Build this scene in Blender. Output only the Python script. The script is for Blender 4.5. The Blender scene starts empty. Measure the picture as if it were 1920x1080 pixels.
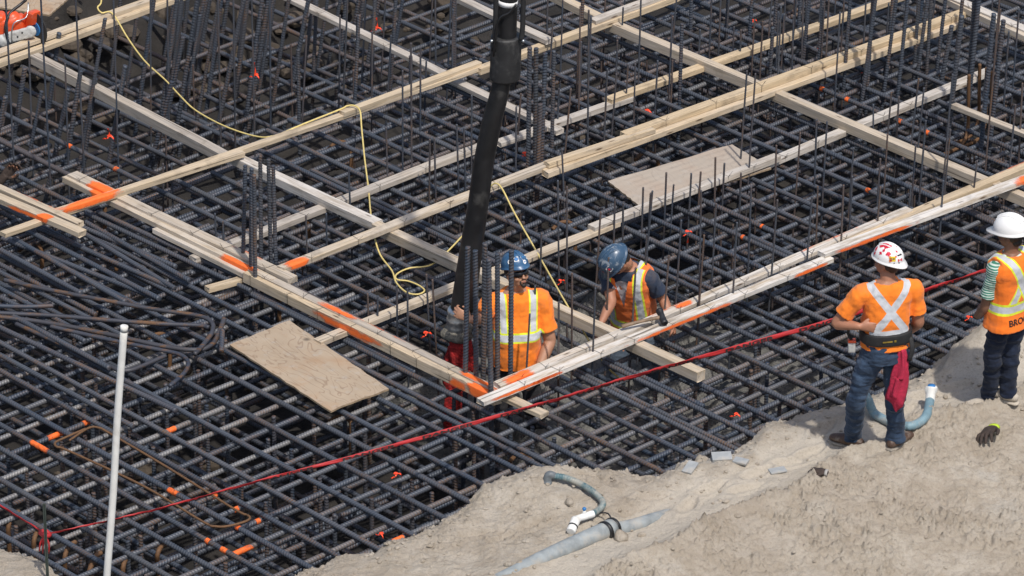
import bpy, bmesh, math, random
import numpy as np
from mathutils import Vector, Matrix, Quaternion
from mathutils.bvhtree import BVHTree
R = math.radians
random.seed(7); rng = np.random.default_rng(7)
SC = bpy.context.scene; COL = SC.collection

# ------------------------------------------------------------------ camera
FPX, PIT, GA, SPX = 9500.0, R(26.7), R(46.9), 234.0     # focal (px of a 1920 frame), pitch, grid angle, px per metre
DIST = FPX/SPX
CAM = Vector((0, -DIST*math.cos(PIT), DIST*math.sin(PIT)))
cd = bpy.data.cameras.new('camera'); cam = bpy.data.objects.new('camera', cd); COL.objects.link(cam)
cam.location = CAM; cam.rotation_euler = (R(90)-PIT, 0, 0)
cd.sensor_width = 36; cd.lens = 36*FPX/1920; cd.clip_start = 1; cd.clip_end = 500
SC.camera = cam
# ------------------------------------------------------------------ world, sun, exposure
SUN = Vector((0.36, -0.85, 1.55)).normalized()
w = bpy.data.worlds.new('World'); SC.world = w; w.use_nodes = True
nt = w.node_tree; bg = nt.nodes['Background']
sky = nt.nodes.new('ShaderNodeTexSky'); sky.sky_type = 'NISHITA'; sky.sun_disc = False
sky.sun_elevation = math.asin(SUN.z); sky.sun_rotation = math.atan2(SUN.x, SUN.y)
sky.dust_density = 2.5
nt.links.new(sky.outputs[0], bg.inputs[0]); bg.inputs[1].default_value = 0.125
ld = bpy.data.lights.new('sun', 'SUN'); ld.energy = 3.1; ld.angle = R(1.5); ld.color = (1, .955, .89)
lo = bpy.data.objects.new('sun', ld); COL.objects.link(lo)
lo.rotation_euler = (-SUN).to_track_quat('-Z', 'Y').to_euler()
SC.view_settings.view_transform = 'Standard'; SC.view_settings.look = 'None'
SC.view_settings.exposure = 0.12; SC.view_settings.gamma = 1

# ------------------------------------------------------------------ geometry helpers
FW = Vector((0, math.cos(PIT), -math.sin(PIT))); UP = Vector((0, math.sin(PIT), math.cos(PIT))); RT = Vector((1, 0, 0))
AD = Vector((math.cos(GA), -math.sin(GA), 0)); BD = Vector((math.sin(GA), math.cos(GA), 0)); Z = Vector((0, 0, 1))
def P(x, y, z=0.0):
    d = FW + RT*((x-960)/FPX) - UP*((y-540)/FPX)
    return CAM + d*((z-CAM.z)/d.z)
def px(p):
    q = Vector(p)-CAM; k = q.dot(FW)
    return 960+FPX*q.dot(RT)/k, 540-FPX*q.dot(UP)/k
def UV(u, v, z=0): return AD*u + BD*v + Z*z
def vnoise(p, seed=0):
    p = np.asarray(p, float); i = np.floor(p).astype(np.int64); f = p-i; f = f*f*(3-2*f)
    out = 0
    for c in range(8):
        o = np.array([(c >> k) & 1 for k in range(3)])
        q = i+o
        h = (q[:, 0]*374761393 + q[:, 1]*668265263 + q[:, 2]*1274126177 + seed*974711) & 0x7fffffff
        h = ((h ^ (h >> 13))*1274126177) & 0x7fffffff
        h = (h ^ (h >> 16)) & 0xffff
        wgt = np.prod(np.where(o == 1, f, 1-f), axis=1)
        out = out + wgt*(h/65535.0)
    return out*2-1
def fbm(p, octv=4, seed=0):
    p = np.asarray(p, float); s = 0; a = 1
    for k in range(octv):
        s = s + a*vnoise(p*2**k+17.3*k, seed+k); a *= .5
    return s
def new_mesh(name, V, F, smooth=True):
    me = bpy.data.meshes.new(name)
    me.from_pydata([tuple(map(float, v)) for v in V], [], [tuple(int(i) for i in f) for f in F]); me.update()
    if smooth: me.polygons.foreach_set('use_smooth', [True]*len(me.polygons))
    return me
def quads(name, V, Q, smooth=True):
    me = bpy.data.meshes.new(name); V = np.asarray(V, np.float32); Q = np.asarray(Q, np.int32)
    me.vertices.add(len(V)); me.vertices.foreach_set('co', V.ravel())
    me.loops.add(Q.size); me.loops.foreach_set('vertex_index', Q.ravel())
    me.polygons.add(len(Q)); me.polygons.foreach_set('loop_start', np.arange(0, Q.size, 4, dtype=np.int32))
    me.update(calc_edges=True); me.validate()
    if smooth: me.polygons.foreach_set('use_smooth', np.ones(len(Q), bool))
    return me
def link(name, me, mat=None, parent=None, loc=(0, 0, 0), rot=None):
    o = bpy.data.objects.new(name, me); COL.objects.link(o); o.location = loc
    if rot is not None:
        o.rotation_mode = 'QUATERNION'; o.rotation_quaternion = rot
    if mat is not None and me is not None and not me.materials: me.materials.append(mat)
    if parent is not None: o.parent = parent
    return o
def tag(o, label=None, cat=None, group=None, kind=None):
    if label: o['label'] = label
    if cat: o['category'] = cat
    if group: o['group'] = group
    if kind: o['kind'] = kind
    return o
def empty(name, loc, label, cat, group=None):
    o = bpy.data.objects.new(name, None); COL.objects.link(o); o.location = loc; o.empty_display_size = .1
    return tag(o, label, cat, group)
class MB:
    """collects verts and faces"""
    def __init__(s): s.V = []; s.F = []
    def add(s, V, F):
        n = len(s.V); s.V += [tuple(v) for v in V]; s.F += [tuple(i+n for i in f) for f in F]; return s
    def mesh(s, name, smooth=True): return new_mesh(name, s.V, s.F, smooth)
def catmull(pts, k):
    pts = [Vector(p) for p in pts]; out = []
    for i in range(len(pts)-1):
        p0 = pts[max(i-1, 0)]; p1 = pts[i]; p2 = pts[i+1]; p3 = pts[min(i+2, len(pts)-1)]
        for j in range(k):
            t = j/k
            out.append(.5*((2*p1)+(p2-p0)*t+(2*p0-5*p1+4*p2-p3)*t*t+(3*p1-p0-3*p2+p3)*t**3))
    out.append(pts[-1]); return out
def lin(r, k):
    out = []
    for i in range(len(r)-1):
        for j in range(k):
            t = j/k; t = t*t*(3-2*t)*.5+t*.5
            out.append(r[i]*(1-t)+r[i+1]*t)
    return out+[r[-1]]
def rings(C, N, r1, r2, U0=None, cap='flat', n=10, power=2.0):
    """tube through centres C with tangents N; r1, r2 radii along the two frame axes"""
    V = []; F = []
    t = N[0].normalized(); u = Vector(U0) if U0 is not None else t.orthogonal()
    for i, c in enumerate(C):
        t = N[i].normalized(); u = (u-t*u.dot(t)).normalized(); v = t.cross(u)
        for k in range(n):
            a = 2*math.pi*k/n; ca, sa = math.cos(a), math.sin(a)
            x = math.copysign(abs(ca)**(2/power), ca); y = math.copysign(abs(sa)**(2/power), sa)
            V.append(c+u*(r1[i]*x)+v*(r2[i]*y))
    m = len(C)
    for i in range(m-1):
        for k in range(n):
            F.append((i*n+k, i*n+(k+1) % n, (i+1)*n+(k+1) % n, (i+1)*n+k))
    F.append(tuple(range(n-1, -1, -1))); F.append(tuple((m-1)*n+k for k in range(n)))
    return V, F
def tangents(C):
    return [(C[min(i+1, len(C)-1)]-C[max(i-1, 0)]) for i in range(len(C))]
def tube(pts, r, n=10, k=4, U0=None, r2=None, round_ends=False):
    pts = [Vector(p) for p in pts]
    if not hasattr(r, '__len__'): r = [r]*len(pts)
    r2 = r if r2 is None else (r2 if hasattr(r2, '__len__') else [r2]*len(pts))
    if k > 1: C = catmull(pts, k); ra = lin(r, k); rb = lin(r2, k)
    else: C = pts; ra = list(r); rb = list(r2)
    T = tangents(C)
    if round_ends:
        t0 = T[0].normalized(); t1 = T[-1].normalized(); m0 = min(ra[0], rb[0]); m1 = min(ra[-1], rb[-1])
        C = [C[0]-t0*m0*.95, C[0]-t0*m0*.7]+C+[C[-1]+t1*m1*.7, C[-1]+t1*m1*.95]
        ra = [ra[0]*.3, ra[0]*.72]+ra+[ra[-1]*.72, ra[-1]*.3]; rb = [rb[0]*.3, rb[0]*.72]+rb+[rb[-1]*.72, rb[-1]*.3]
        T = [T[0]]*2+T+[T[-1]]*2
    return rings(C, T, ra, rb, U0, n=n)
def ball(c, rx, ry, rz, M=None, n=14, m=9):
    V = []; F = []
    for i in range(m+1):
        th = math.pi*i/m
        th = min(max(th, .03), math.pi-.03)
        for k in range(n):
            a = 2*math.pi*k/n
            p = Vector((rx*math.sin(th)*math.cos(a), ry*math.sin(th)*math.sin(a), rz*math.cos(th)))
            p = (M @ p if M is not None else p)+Vector(c); V.append(p)
    for i in range(m):
        for k in range(n):
            F.append((i*n+k, (i+1)*n+k, (i+1)*n+(k+1) % n, i*n+(k+1) % n))
    F.append(tuple(range(n))); F.append(tuple(m*n+k for k in range(n-1, -1, -1)))
    return V, F
def box(c, sx, sy, sz, M=None, bev=0.0):
    bm = bmesh.new(); bmesh.ops.create_cube(bm, size=1)
    for v in bm.verts: v.co = Vector((v.co.x*sx, v.co.y*sy, v.co.z*sz))
    if bev: bmesh.ops.bevel(bm, geom=list(bm.edges), offset=bev, segments=2, affect='EDGES', profile=.5)
    bm.verts.index_update()
    V = [((M @ v.co) if M is not None else v.co.copy())+Vector(c) for v in bm.verts]
    F = [[v.index for v in f.verts] for f in bm.faces]; bm.free(); return V, F
def union(name, shapes, voxel=.006, smooth=3, disp=None):
    """closed shapes merged into one continuous surface"""
    mb = MB()
    for s in shapes: mb.add(*s)
    me = mb.mesh(name+'_src'); o = bpy.data.objects.new('t', me); COL.objects.link(o)
    m = o.modifiers.new('r', 'REMESH'); m.mode = 'VOXEL'; m.voxel_size = voxel; m.use_smooth_shade = True
    if smooth:
        s = o.modifiers.new('s', 'SMOOTH'); s.factor = .5; s.iterations = smooth
    dg = bpy.context.evaluated_depsgraph_get()
    out = bpy.data.meshes.new_from_object(o.evaluated_get(dg)); out.name = name
    bpy.data.objects.remove(o); bpy.data.meshes.remove(me)
    n = len(out.vertices); co = np.empty(n*3, np.float32); out.vertices.foreach_get('co', co); co = co.reshape(-1, 3)
    if disp:
        no = np.empty(n*3, np.float32); out.vertices.foreach_get('normal', no); no = no.reshape(-1, 3)
        co = co+no*disp(co)[:, None]; out.vertices.foreach_set('co', co.astype(np.float32).ravel()); out.update()
    out.materials.clear()
    out.polygons.foreach_set('use_smooth', np.ones(len(out.polygons), bool))
    return out
def text_polys(body, size, bold=0.0):
    cu = bpy.data.curves.new('t', 'FONT'); cu.body = body; cu.size = size; cu.offset = bold; cu.resolution_u = 3
    o = bpy.data.objects.new('t', cu); COL.objects.link(o)
    dg = bpy.context.evaluated_depsgraph_get(); me = bpy.data.meshes.new_from_object(o.evaluated_get(dg))
    bpy.data.objects.remove(o); bpy.data.curves.remove(cu)
    V = [v.co.copy() for v in me.vertices]; F = [tuple(p.vertices) for p in me.polygons]
    bpy.data.meshes.remove(me); return V, F

# ------------------------------------------------------------------ materials
class NT:
    def __init__(s, name):
        s.m = bpy.data.materials.new(name); s.m.use_nodes = True; s.t = s.m.node_tree; s.b = s.t.nodes['Principled BSDF']
    def n(s, t, **k):
        x = s.t.nodes.new(t)
        for a, b in k.items(): setattr(x, a, b)
        return x
    def l(s, a, b): s.t.links.new(a, b); return b
    def math(s, op, a, b=None, clamp=False):
        x = s.n('ShaderNodeMath', operation=op, use_clamp=clamp)
        for i, q in enumerate((a, b)):
            if q is None: continue
            if hasattr(q, 'links'): s.l(q, x.inputs[i])
            else: x.inputs[i].default_value = q
        return x.outputs[0]
    def vm(s, op, a, b=None):
        x = s.n('ShaderNodeVectorMath', operation=op)
        for i, q in enumerate((a, b)):
            if q is None: continue
            if hasattr(q, 'links'): s.l(q, x.inputs[i])
            elif op == 'SCALE' and i == 1: x.inputs['Scale'].default_value = q
            else: x.inputs[i].default_value = q
        return x.outputs['Value'] if op in ('DOT_PRODUCT', 'LENGTH', 'DISTANCE') else x.outputs[0]
    def noise(s, vec, scale, detail=4, rough=.55, dist=0.0):
        x = s.n('ShaderNodeTexNoise'); x.inputs['Scale'].default_value = scale; x.inputs['Detail'].default_value = detail
        x.inputs['Roughness'].default_value = rough; x.inputs['Distortion'].default_value = dist
        if vec is not None: s.l(vec, x.inputs['Vector'])
        return x.outputs[0]
    def ramp(s, fac, stops):
        x = s.n('ShaderNodeValToRGB'); e = x.color_ramp.elements
        while len(e) < len(stops): e.new(.5)
        for i, (p, c) in enumerate(stops):
            e[i].position = p; e[i].color = (c, c, c, 1) if not hasattr(c, '__len__') else (*c[:3], 1)
        s.l(fac, x.inputs[0]); return x.outputs[0]
    def mix(s, fac, a, b, mode='MIX'):
        x = s.n('ShaderNodeMix', data_type='RGBA', blend_type=mode)
        for i, q in ((0, fac), (6, a), (7, b)):
            if hasattr(q, 'links'): s.l(q, x.inputs[i])
            else: x.inputs[i].default_value = q if i == 0 else (*q[:3], 1)
        return x.outputs[2]
    def coord(s, which='Object'): return s.n('ShaderNodeTexCoord').outputs[which]
    def scaled(s, vec, sc, loc=(0, 0, 0)):
        x = s.n('ShaderNodeMapping'); s.l(vec, x.inputs[0]); x.inputs['Scale'].default_value = sc; x.inputs['Location'].default_value = loc
        return x.outputs[0]
    def rnd_offset(s, vec, k=50.0):
        r = s.n('ShaderNodeObjectInfo').outputs['Random']
        return s.vm('ADD', vec, s.vm('SCALE', s.n('ShaderNodeCombineXYZ').outputs[0], 1.0)) if False else s._ro(vec, r, k)
    def _ro(s, vec, r, k):
        c = s.n('ShaderNodeCombineXYZ'); s.l(s.math('MULTIPLY', r, k), c.inputs[0]); s.l(s.math('MULTIPLY', r, k*.37), c.inputs[1]); s.l(s.math('MULTIPLY', r, k*.73), c.inputs[2])
        return s.vm('ADD', vec, c.outputs[0])
    def color(s, c):
        if hasattr(c, 'links'): s.l(c, s.b.inputs['Base Color'])
        else: s.b.inputs['Base Color'].default_value = (*c[:3], 1)
    def set(s, **k):
        names = dict(rough='Roughness', metal='Metallic', spec='Specular IOR Level', sheen='Sheen Weight', coat='Coat Weight', alpha='Alpha')
        for a, v in k.items():
            i = s.b.inputs[names[a]]
            if hasattr(v, 'links'): s.l(v, i)
            else: i.default_value = v
        return s
    def bump(s, h, strength=.5, dist=.01):
        x = s.n('ShaderNodeBump'); x.inputs['Strength'].default_value = strength; x.inputs['Distance'].default_value = dist
        s.l(h, x.inputs['Height']); s.l(x.outputs[0], s.b.inputs['Normal']); return s
def plain(name, c, rough=.6, metal=0, var=.25, scale=25, bump=.15, bd=.003, spec=.5, dirt=None):
    m = NT(name); v = m.coord(); n = m.noise(v, scale, 5)
    col = m.mix(m.ramp(n, [(.3, 0), (.7, 1)]), [x*(1-var) for x in c], [min(1, x*(1+var)) for x in c])
    if dirt: col = m.mix(m.ramp(m.noise(v, dirt[1], 6, .65), [(dirt[2], 0), (dirt[2]+.16, dirt[3])]), col, dirt[0])
    m.color(col)
    m.set(rough=rough, metal=metal, spec=spec)
    if bump: m.bump(m.noise(v, scale*3, 4), bump, bd)
    return m.m
def M_rebar():
    m = NT('rebar_steel'); v = m._ro(m.coord(), m.n('ShaderNodeObjectInfo').outputs['Random'], 60)
    oc = m.n('ShaderNodeObjectInfo'); sp = m.n('ShaderNodeSeparateColor'); m.l(oc.outputs['Color'], sp.inputs[0])
    rnd = oc.outputs['Random']
    base = m.mix(rnd, (.023, .040, .068), (.042, .046, .056))
    lg = m.noise(m.scaled(v, (1.5, 8, 8)), 1.0, 4)
    base = m.mix(m.ramp(lg, [(.35, 0), (.7, 1)]), base, (.062, .071, .090))
    dust = m.math('MULTIPLY', sp.outputs[0], m.ramp(m.noise(m.scaled(v, (2.2, 14, 14)), 1.3, 5), [(.25, .25), (.6, 1)]))
    base = m.mix(dust, base, (.25, .24, .23))
    # rust in the valleys between the ribs (worn off the crests) and in patches
    at = m.n('ShaderNodeAttribute', attribute_name='crest')
    rn = m.ramp(m.noise(m.scaled(v, (3, 12, 12)), 1.4, 6, .65), [(.49, 0), (.63, 1)])
    rk = m.math('MAXIMUM', m.math('MULTIPLY', rn, sp.outputs[1]), m.math('MULTIPLY', m.math('SUBTRACT', sp.outputs[1], .78), 4.0, True))
    rust = m.math('MULTIPLY', rk, m.math('SUBTRACT', 1.0, m.math('MULTIPLY', at.outputs['Fac'], .5)), True)
    base = m.mix(rust, base, m.mix(m.noise(v, 60, 3), (.075, .036, .017), (.25, .125, .045)))
    base = m.mix(m.math('MULTIPLY', at.outputs['Fac'], .35), base, m.mix(.5, base, (.17, .185, .21)))  # rib crests lightened bluish: the light they catch is put into the colour
    m.color(base)
    m.set(rough=m.math('ADD', .50, m.math('MULTIPLY', rust, .3)), metal=.2, spec=.5)
    m.bump(m.noise(v, 160, 3), .25, .002); return m.m
def M_wood(name, fresh, grey, white):
    m = NT(name); v = m._ro(m.coord(), m.n('ShaderNodeObjectInfo').outputs['Random'], 40)
    oc = m.n('ShaderNodeObjectInfo'); sp = m.n('ShaderNodeSeparateColor'); m.l(oc.outputs['Color'], sp.inputs[0])
    g = m.noise(m.scaled(v, (1.6, 34, 34)), 1.6, 6, .6, 1.2)
    fine = m.noise(m.scaled(v, (5, 150, 150)), 1.5, 3)
    base = m.mix(m.ramp(g, [(.32, 0), (.62, 1)]), [c*.66 for c in fresh], fresh)
    gr = m.mix(m.ramp(g, [(.35, 0), (.6, 1)]), [c*.62 for c in grey], grey)
    pat = m.noise(m.scaled(v, (1.3, 7, 7)), 1.2, 5)
    wea = m.math('ADD', m.math('MULTIPLY', sp.outputs[0], 1.25), m.math('MULTIPLY', m.math('SUBTRACT', pat, .5), 1.1), True)
    base = m.mix(wea, base, gr)
    wh = m.math('MULTIPLY', m.ramp(m.noise(m.scaled(v, (1.1, 9, 9)), 2.4, 6, .65), [(.36, 0), (.56, 1)]), m.math('MULTIPLY', sp.outputs[1], 1.25), True)
    base = m.mix(wh, base, white)
    dirt = m.ramp(m.noise(v, 5, 6, .6), [(.56, 0), (.78, .55)])
    base = m.mix(dirt, base, (.115, .088, .062))
    kn = m.n('ShaderNodeTexVoronoi'); kn.inputs['Scale'].default_value = 1.0; m.l(m.scaled(v, (2.4, 11, 11)), kn.inputs['Vector'])
    base = m.mix(m.ramp(kn.outputs['Distance'], [(.05, .9), (.13, 0)]), base, (.085, .05, .028))
    crack = m.ramp(m.noise(m.scaled(v, (.8, 60, 60)), 1.2, 2), [(.30, .8), (.36, 0)])
    base = m.mix(crack, base, (.10, .08, .06))
    m.color(base); m.set(rough=.75, spec=.25); m.bump(m.math('ADD', fine, m.math('MULTIPLY', g, 1.2)), .45, .003); return m.m
def M_ply():
    m = NT('plywood_face'); v = m._ro(m.coord(), m.n('ShaderNodeObjectInfo').outputs['Random'], 9)
    d = m.noise(m.scaled(v, (.9, 2.6, 1)), 1.5, 3, .5, .4)
    wv = m.n('ShaderNodeMath', operation='SINE'); m.l(m.math('MULTIPLY', d, 46), wv.inputs[0])
    grain = m.ramp(m.math('ABSOLUTE', wv.outputs[0]), [(.06, 1), (.34, 0)])
    base = m.mix(m.noise(m.scaled(v, (1, 3, 1)), 2.2, 5), (.32, .238, .158), (.455, .365, .268))
    base = m.mix(m.math('MULTIPLY', grain, .62), base, (.21, .135, .085))
    st = m.ramp(m.noise(v, 2.3, 5, .6), [(.50, 0), (.72, .75)])
    base = m.mix(st, base, (.36, .20, .095))
    kn = m.n('ShaderNodeTexVoronoi'); kn.inputs['Scale'].default_value = 2.3; m.l(v, kn.inputs['Vector'])
    base = m.mix(m.ramp(kn.outputs['Distance'], [(.055, .95), (.11, 0)]), base, (.05, .038, .03))
    sp = m.n('ShaderNodeSeparateColor'); m.l(m.n('ShaderNodeObjectInfo').outputs['Color'], sp.inputs[0]); base = m.mix(m.math('MULTIPLY', sp.outputs[0], .6), base, (.40, .365, .325))
    base = m.mix(m.ramp(m.noise(v, 9, 6, .7), [(.55, 0), (.75, .5)]), base, (.42, .40, .37))
    m.color(base); m.set(rough=.8, spec=.2); m.bump(m.noise(m.scaled(v, (6, 90, 1)), 1.5, 3), .3, .002); return m.m
def M_paint():
    m = NT('orange_spray_paint'); v = m.coord()
    at = m.n('ShaderNodeAttribute', attribute_name='edge')
    n = m.noise(m.scaled(v, (5, 14, 14)), 1.6, 5, .6)
    a = m.ramp(m.math('SUBTRACT', m.math('ADD', m.math('MULTIPLY', at.outputs['Fac'], .60), n), .5), [(.15, 0), (.46, .94)])
    m.color(m.mix(m.noise(v, 30, 3), (.85, .115, .012), (1.0, .22, .04))); m.set(rough=.65, alpha=a); return m.m
def M_sand():
    m = NT('sand_ground'); v = m.coord()
    big = m.noise(v, .9, 5, .6); mid = m.noise(v, 6, 6, .65); fine = m.noise(v, 60, 5, .7)
    c = m.mix(m.ramp(big, [(.35, 0), (.65, 1)]), (.405, .352, .288), (.485, .434, .362))
    c = m.mix(m.ramp(mid, [(.40, .55), (.6, 0)]), c, (.30, .248, .185))
    c = m.mix(m.ramp(m.noise(v, 2.1, 6, .6), [(.58, 0), (.72, .6)]), c, (.46, .44, .40))
    c = m.mix(m.math('MULTIPLY', m.n('ShaderNodeAttribute', attribute_name='path').outputs['Fac'], .7), c, (.535, .482, .405))
    c = m.mix(m.math('MULTIPLY', m.n('ShaderNodeAttribute', attribute_name='crumb').outputs['Fac'], .25), c, (.36, .315, .26))
    c = m.mix(m.ramp(fine, [(.3, .4), (.5, 0)]), c, (.22, .18, .13))
    m.color(c); m.set(rough=.95, spec=.1)
    cr = m.n('ShaderNodeTexVoronoi', feature='DISTANCE_TO_EDGE'); cr.inputs['Scale'].default_value = 20; m.l(m.vm('ADD', v, m.vm('SCALE', m.n('ShaderNodeTexNoise').outputs[1], .1)), cr.inputs['Vector'])
    h = m.math('ADD', m.math('MULTIPLY', m.noise(v, 22, 6, .7), 1.4), m.math('ADD', m.math('MULTIPLY', fine, .5), m.math('MULTIPLY', m.noise(v, 190, 3), .25)))
    m.bump(h, .85, .02); return m.m
def M_cloth(name, base, stripes=(), rough=.85, var=.12, chest=None, bands=None):
    """fabric; stripes = (p1, p2, half width, colour, side) in the garment's own torso frame (attribute 'rest')"""
    m = NT(name); at = m.n('ShaderNodeAttribute', attribute_name='rest'); v = at.outputs['Vector']
    sp = m.n('ShaderNodeSeparateXYZ'); m.l(v, sp.inputs[0])
    n = m.noise(v, 9, 5)
    c = m.mix(n, [q*(1-var) for q in base], [min(1, q*(1+var)) for q in base])
    grime = m.ramp(m.noise(v, 5.5, 6, .65), [(.50, 0), (.74, .38)])
    if bands:
        s = m.math('LESS_THAN', m.math('FRACT', m.math('MULTIPLY', sp.outputs[2], bands[1])), .5); c = m.mix(s, c, bands[0])
    flat = m.n('ShaderNodeCombineXYZ'); m.l(sp.outputs[0], flat.inputs[0]); m.l(sp.outputs[2], flat.inputs[2])
    for (p1, p2, hw, colr, side) in stripes:
        a = Vector((p1[0], 0, p1[1])); ba = Vector((p2[0]-p1[0], 0, p2[1]-p1[1]))
        pa = m.vm('SUBTRACT', flat.outputs[0], tuple(a))
        h = m.math('DIVIDE', m.vm('DOT_PRODUCT', pa, tuple(ba)), ba.length_squared, True)
        sc = m.n('ShaderNodeVectorMath', operation='SCALE'); sc.inputs[0].default_value = tuple(ba); m.l(h, sc.inputs['Scale'])
        d = m.vm('LENGTH', m.vm('SUBTRACT', pa, sc.outputs[0]))
        k = m.math('LESS_THAN', d, hw)
        if side: k = m.math('MULTIPLY', k, m.math('GREATER_THAN' if side > 0 else 'LESS_THAN', sp.outputs[1], 0.0))
        c = m.mix(k, c, colr)
    c = m.mix(grime, c, (.20, .15, .11)); m.color(c); m.set(rough=rough, sheen=.15, spec=.25)
    m.bump(m.math('ADD', m.noise(v, 16, 4), m.math('MULTIPLY', m.noise(v, 260, 2), .15)), .5, .012); return m.m
def M_denim(name, lo, hi):
    m = NT(name); v = m.coord()
    n = m.noise(m.scaled(v, (1, 1, .6)), 7, 5)
    c = m.mix(m.ramp(n, [(.35, 0), (.68, 1)]), lo, hi)
    c = m.mix(m.ramp(m.noise(v, 240, 2), [(.4, .25), (.6, 0)]), c, (.012, .015, .022))
    m.color(c); m.set(rough=.9, spec=.15, sheen=.1); m.bump(m.math('ADD', m.noise(m.scaled(v, (1, 1, 1.8)), 15, 4), m.math('MULTIPLY', m.noise(v, 300, 2), .1)), .7, .015); return m.m
def M_hat(name, c, scuff=None, var=.05):
    m = NT(name); v = m.coord(); n = m.noise(v, 12, 6, .7)
    col = m.mix(m.noise(v, 5, 4), [q*(1-var) for q in c], [min(1, q*(1+var)) for q in c])
    if scuff: col = m.mix(m.ramp(m.noise(m.scaled(v, (1, 1, 1)), 14, 6, .7, 1.0), [(.52, 0), (.66, .8)]), col, scuff)
    m.color(col); m.set(rough=.32, spec=.5); m.bump(n, .05, .003); return m.m
STEEL = M_rebar()
PINE = M_wood('weathered_pine', (.60, .465, .30), (.43, .375, .315), (.66, .62, .57))
PLY = M_ply(); ORANGE = M_paint(); SAND = M_sand()
PLYEDGE = plain('plywood_edge', (.30, .22, .14), .8)
WIRE = plain('tie_wire', (.03, .026, .024), .5, .5, bump=0)
RIB = plain('flagging_ribbon', (.95, .07, .018), .5, 0, .15, 30, .1)
RUBBER = plain('black_rubber', (.012, .012, .013), .42, 0, .5, 8, .25, .004, dirt=((.16, .155, .145), 5, 0.55, 0.3))
RUBBER2 = plain('worn_rubber_sleeve', (.022, .022, .023), .55, 0, .35, 12, .4, .004, dirt=((.16, .155, .145), 6, 0.5, 0.35))
BLACKSTRAP = plain('black_strap', (.014, .014, .015), .7)
CHROME = plain('galvanised_clamp', (.46, .48, .50), .32, .85, .3, 18, .25, .004, dirt=((.2,.19,.17), 8, 0.5, 0.5))
MUD = plain('dried_concrete_crust', (.17, .155, .125), .95, 0, .5, 30, 1.0, .015)
REDSOCK = plain('red_hose_fabric', (.36, .016, .016), .8, 0, .65, 22, .9, .02)
CORD = plain('yellow_cord', (.66, .52, .19), .5, 0, .12, 40, 0)
PVC = plain('white_pvc', (.74, .73, .69), .45, 0, .07, 12, .05, dirt=((.42, .37, .30), 5, 0.55, 0.5))
TEAL = plain('teal_ribbed_hose', (.08, .155, .175), .55, 0, .25, 14, .2, dirt=((.42, .37, .30), 7, 0.45, 0.65))
PIPEGREY = plain('grey_pipe', (.265, .29, .295), .75, 0, .30, 9, .5, .006, dirt=((.42, .37, .30), 5, 0.48, 0.7))
STONE = plain('grey_slab', (.31, .325, .33), .85, 0, .15, 16, .3, dirt=((.42, .37, .30), 7, 0.5, 0.6))
SKIN1 = plain('skin_tanned', (.40, .205, .125), .55, 0, .10, 18, .1, .002)
SKIN2 = plain('skin_brown', (.21, .102, .062), .55, 0, .10, 18, .1, .002)
SKIN3 = plain('skin_weathered', (.36, .165, .098), .55, 0, .12, 18, .1, .002)
HAIR = plain('dark_hair', (.016, .012, .010), .6, 0, .4, 60, .5, .004)
LENS = plain('dark_lens', (.008, .008, .010), .08, 0, .1, 10, 0)
LEATHER = plain('brown_leather', (.075, .042, .028), .55, 0, .35, 20, .4, .006, dirt=((.42, .37, .30), 9, 0.48, 0.5))
SOLE = plain('grey_sole', (.16, .145, .125), .85, dirt=((.42, .37, .30), 9, 0.4, 0.7))
SUEDE = plain('dusty_tan_shoe', (.46, .405, .33), .9, 0, .15, 20, .3, .004)
PAINTORANGE = plain('machine_orange', (.70, .085, .022), .38, 0, .1, 10, .05, dirt=((.4,.3,.24), 12, 0.52, 0.5))
MACHGREY = plain('machine_light_grey', (.48, .48, .46), .5, 0, .12, 10, .1, dirt=((.2,.19,.18), 12, 0.5, 0.5))
DISC = plain('cutting_disc_black', (.022, .021, .02), .7, 0, .3, 14, .2)
BLUE = plain('blue_label', (.03, .18, .45), .5)
TAPE = plain('red_barrier_tape', (.40, .024, .026), .42, 0, .12, 8, .15)
INK = plain('black_ink', (.018, .012, .012), .7, 0, .1, 10, 0)
WHITE = plain('white_label', (.78, .77, .75), .6, 0, .05, 10, 0)
MAPLE = plain('red_maple_print', (.62, .02, .045), .5, 0, .1, 10, 0)
YELLOWL = plain('yellow_label', (.75, .52, .02), .5, 0, .05, 10, 0)
REDCLOTH = plain('red_rag_cloth', (.42, .018, .055), .9, 0, .25, 20, .6, .01)
GLOVE = plain('dark_glove_fabric', (.044, .030, .024), .85, 0, .3, 30, .4, .004)
LIME = plain('lime_cuff', (.45, .6, .04), .8)
HICKORY = plain('hickory_handle', (.20, .135, .085), .6, 0, .35, 20, .2)
IRON = plain('iron_head', (.035, .035, .038), .45, .5, .4, 20, .3)
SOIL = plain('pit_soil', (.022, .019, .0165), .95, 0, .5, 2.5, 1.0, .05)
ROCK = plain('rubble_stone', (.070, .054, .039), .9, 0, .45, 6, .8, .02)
CONC = plain('wet_concrete', (.15, .145, .132), .55, 0, .35, 14, 1.0, .03)
GREENSTAKE = plain('steel_post', (.06, .075, .065), .6, .3, .3, 14, .2)
LIP = plain('lips', (.26, .10, .075), .5, 0, .05, 10, 0)

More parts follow.
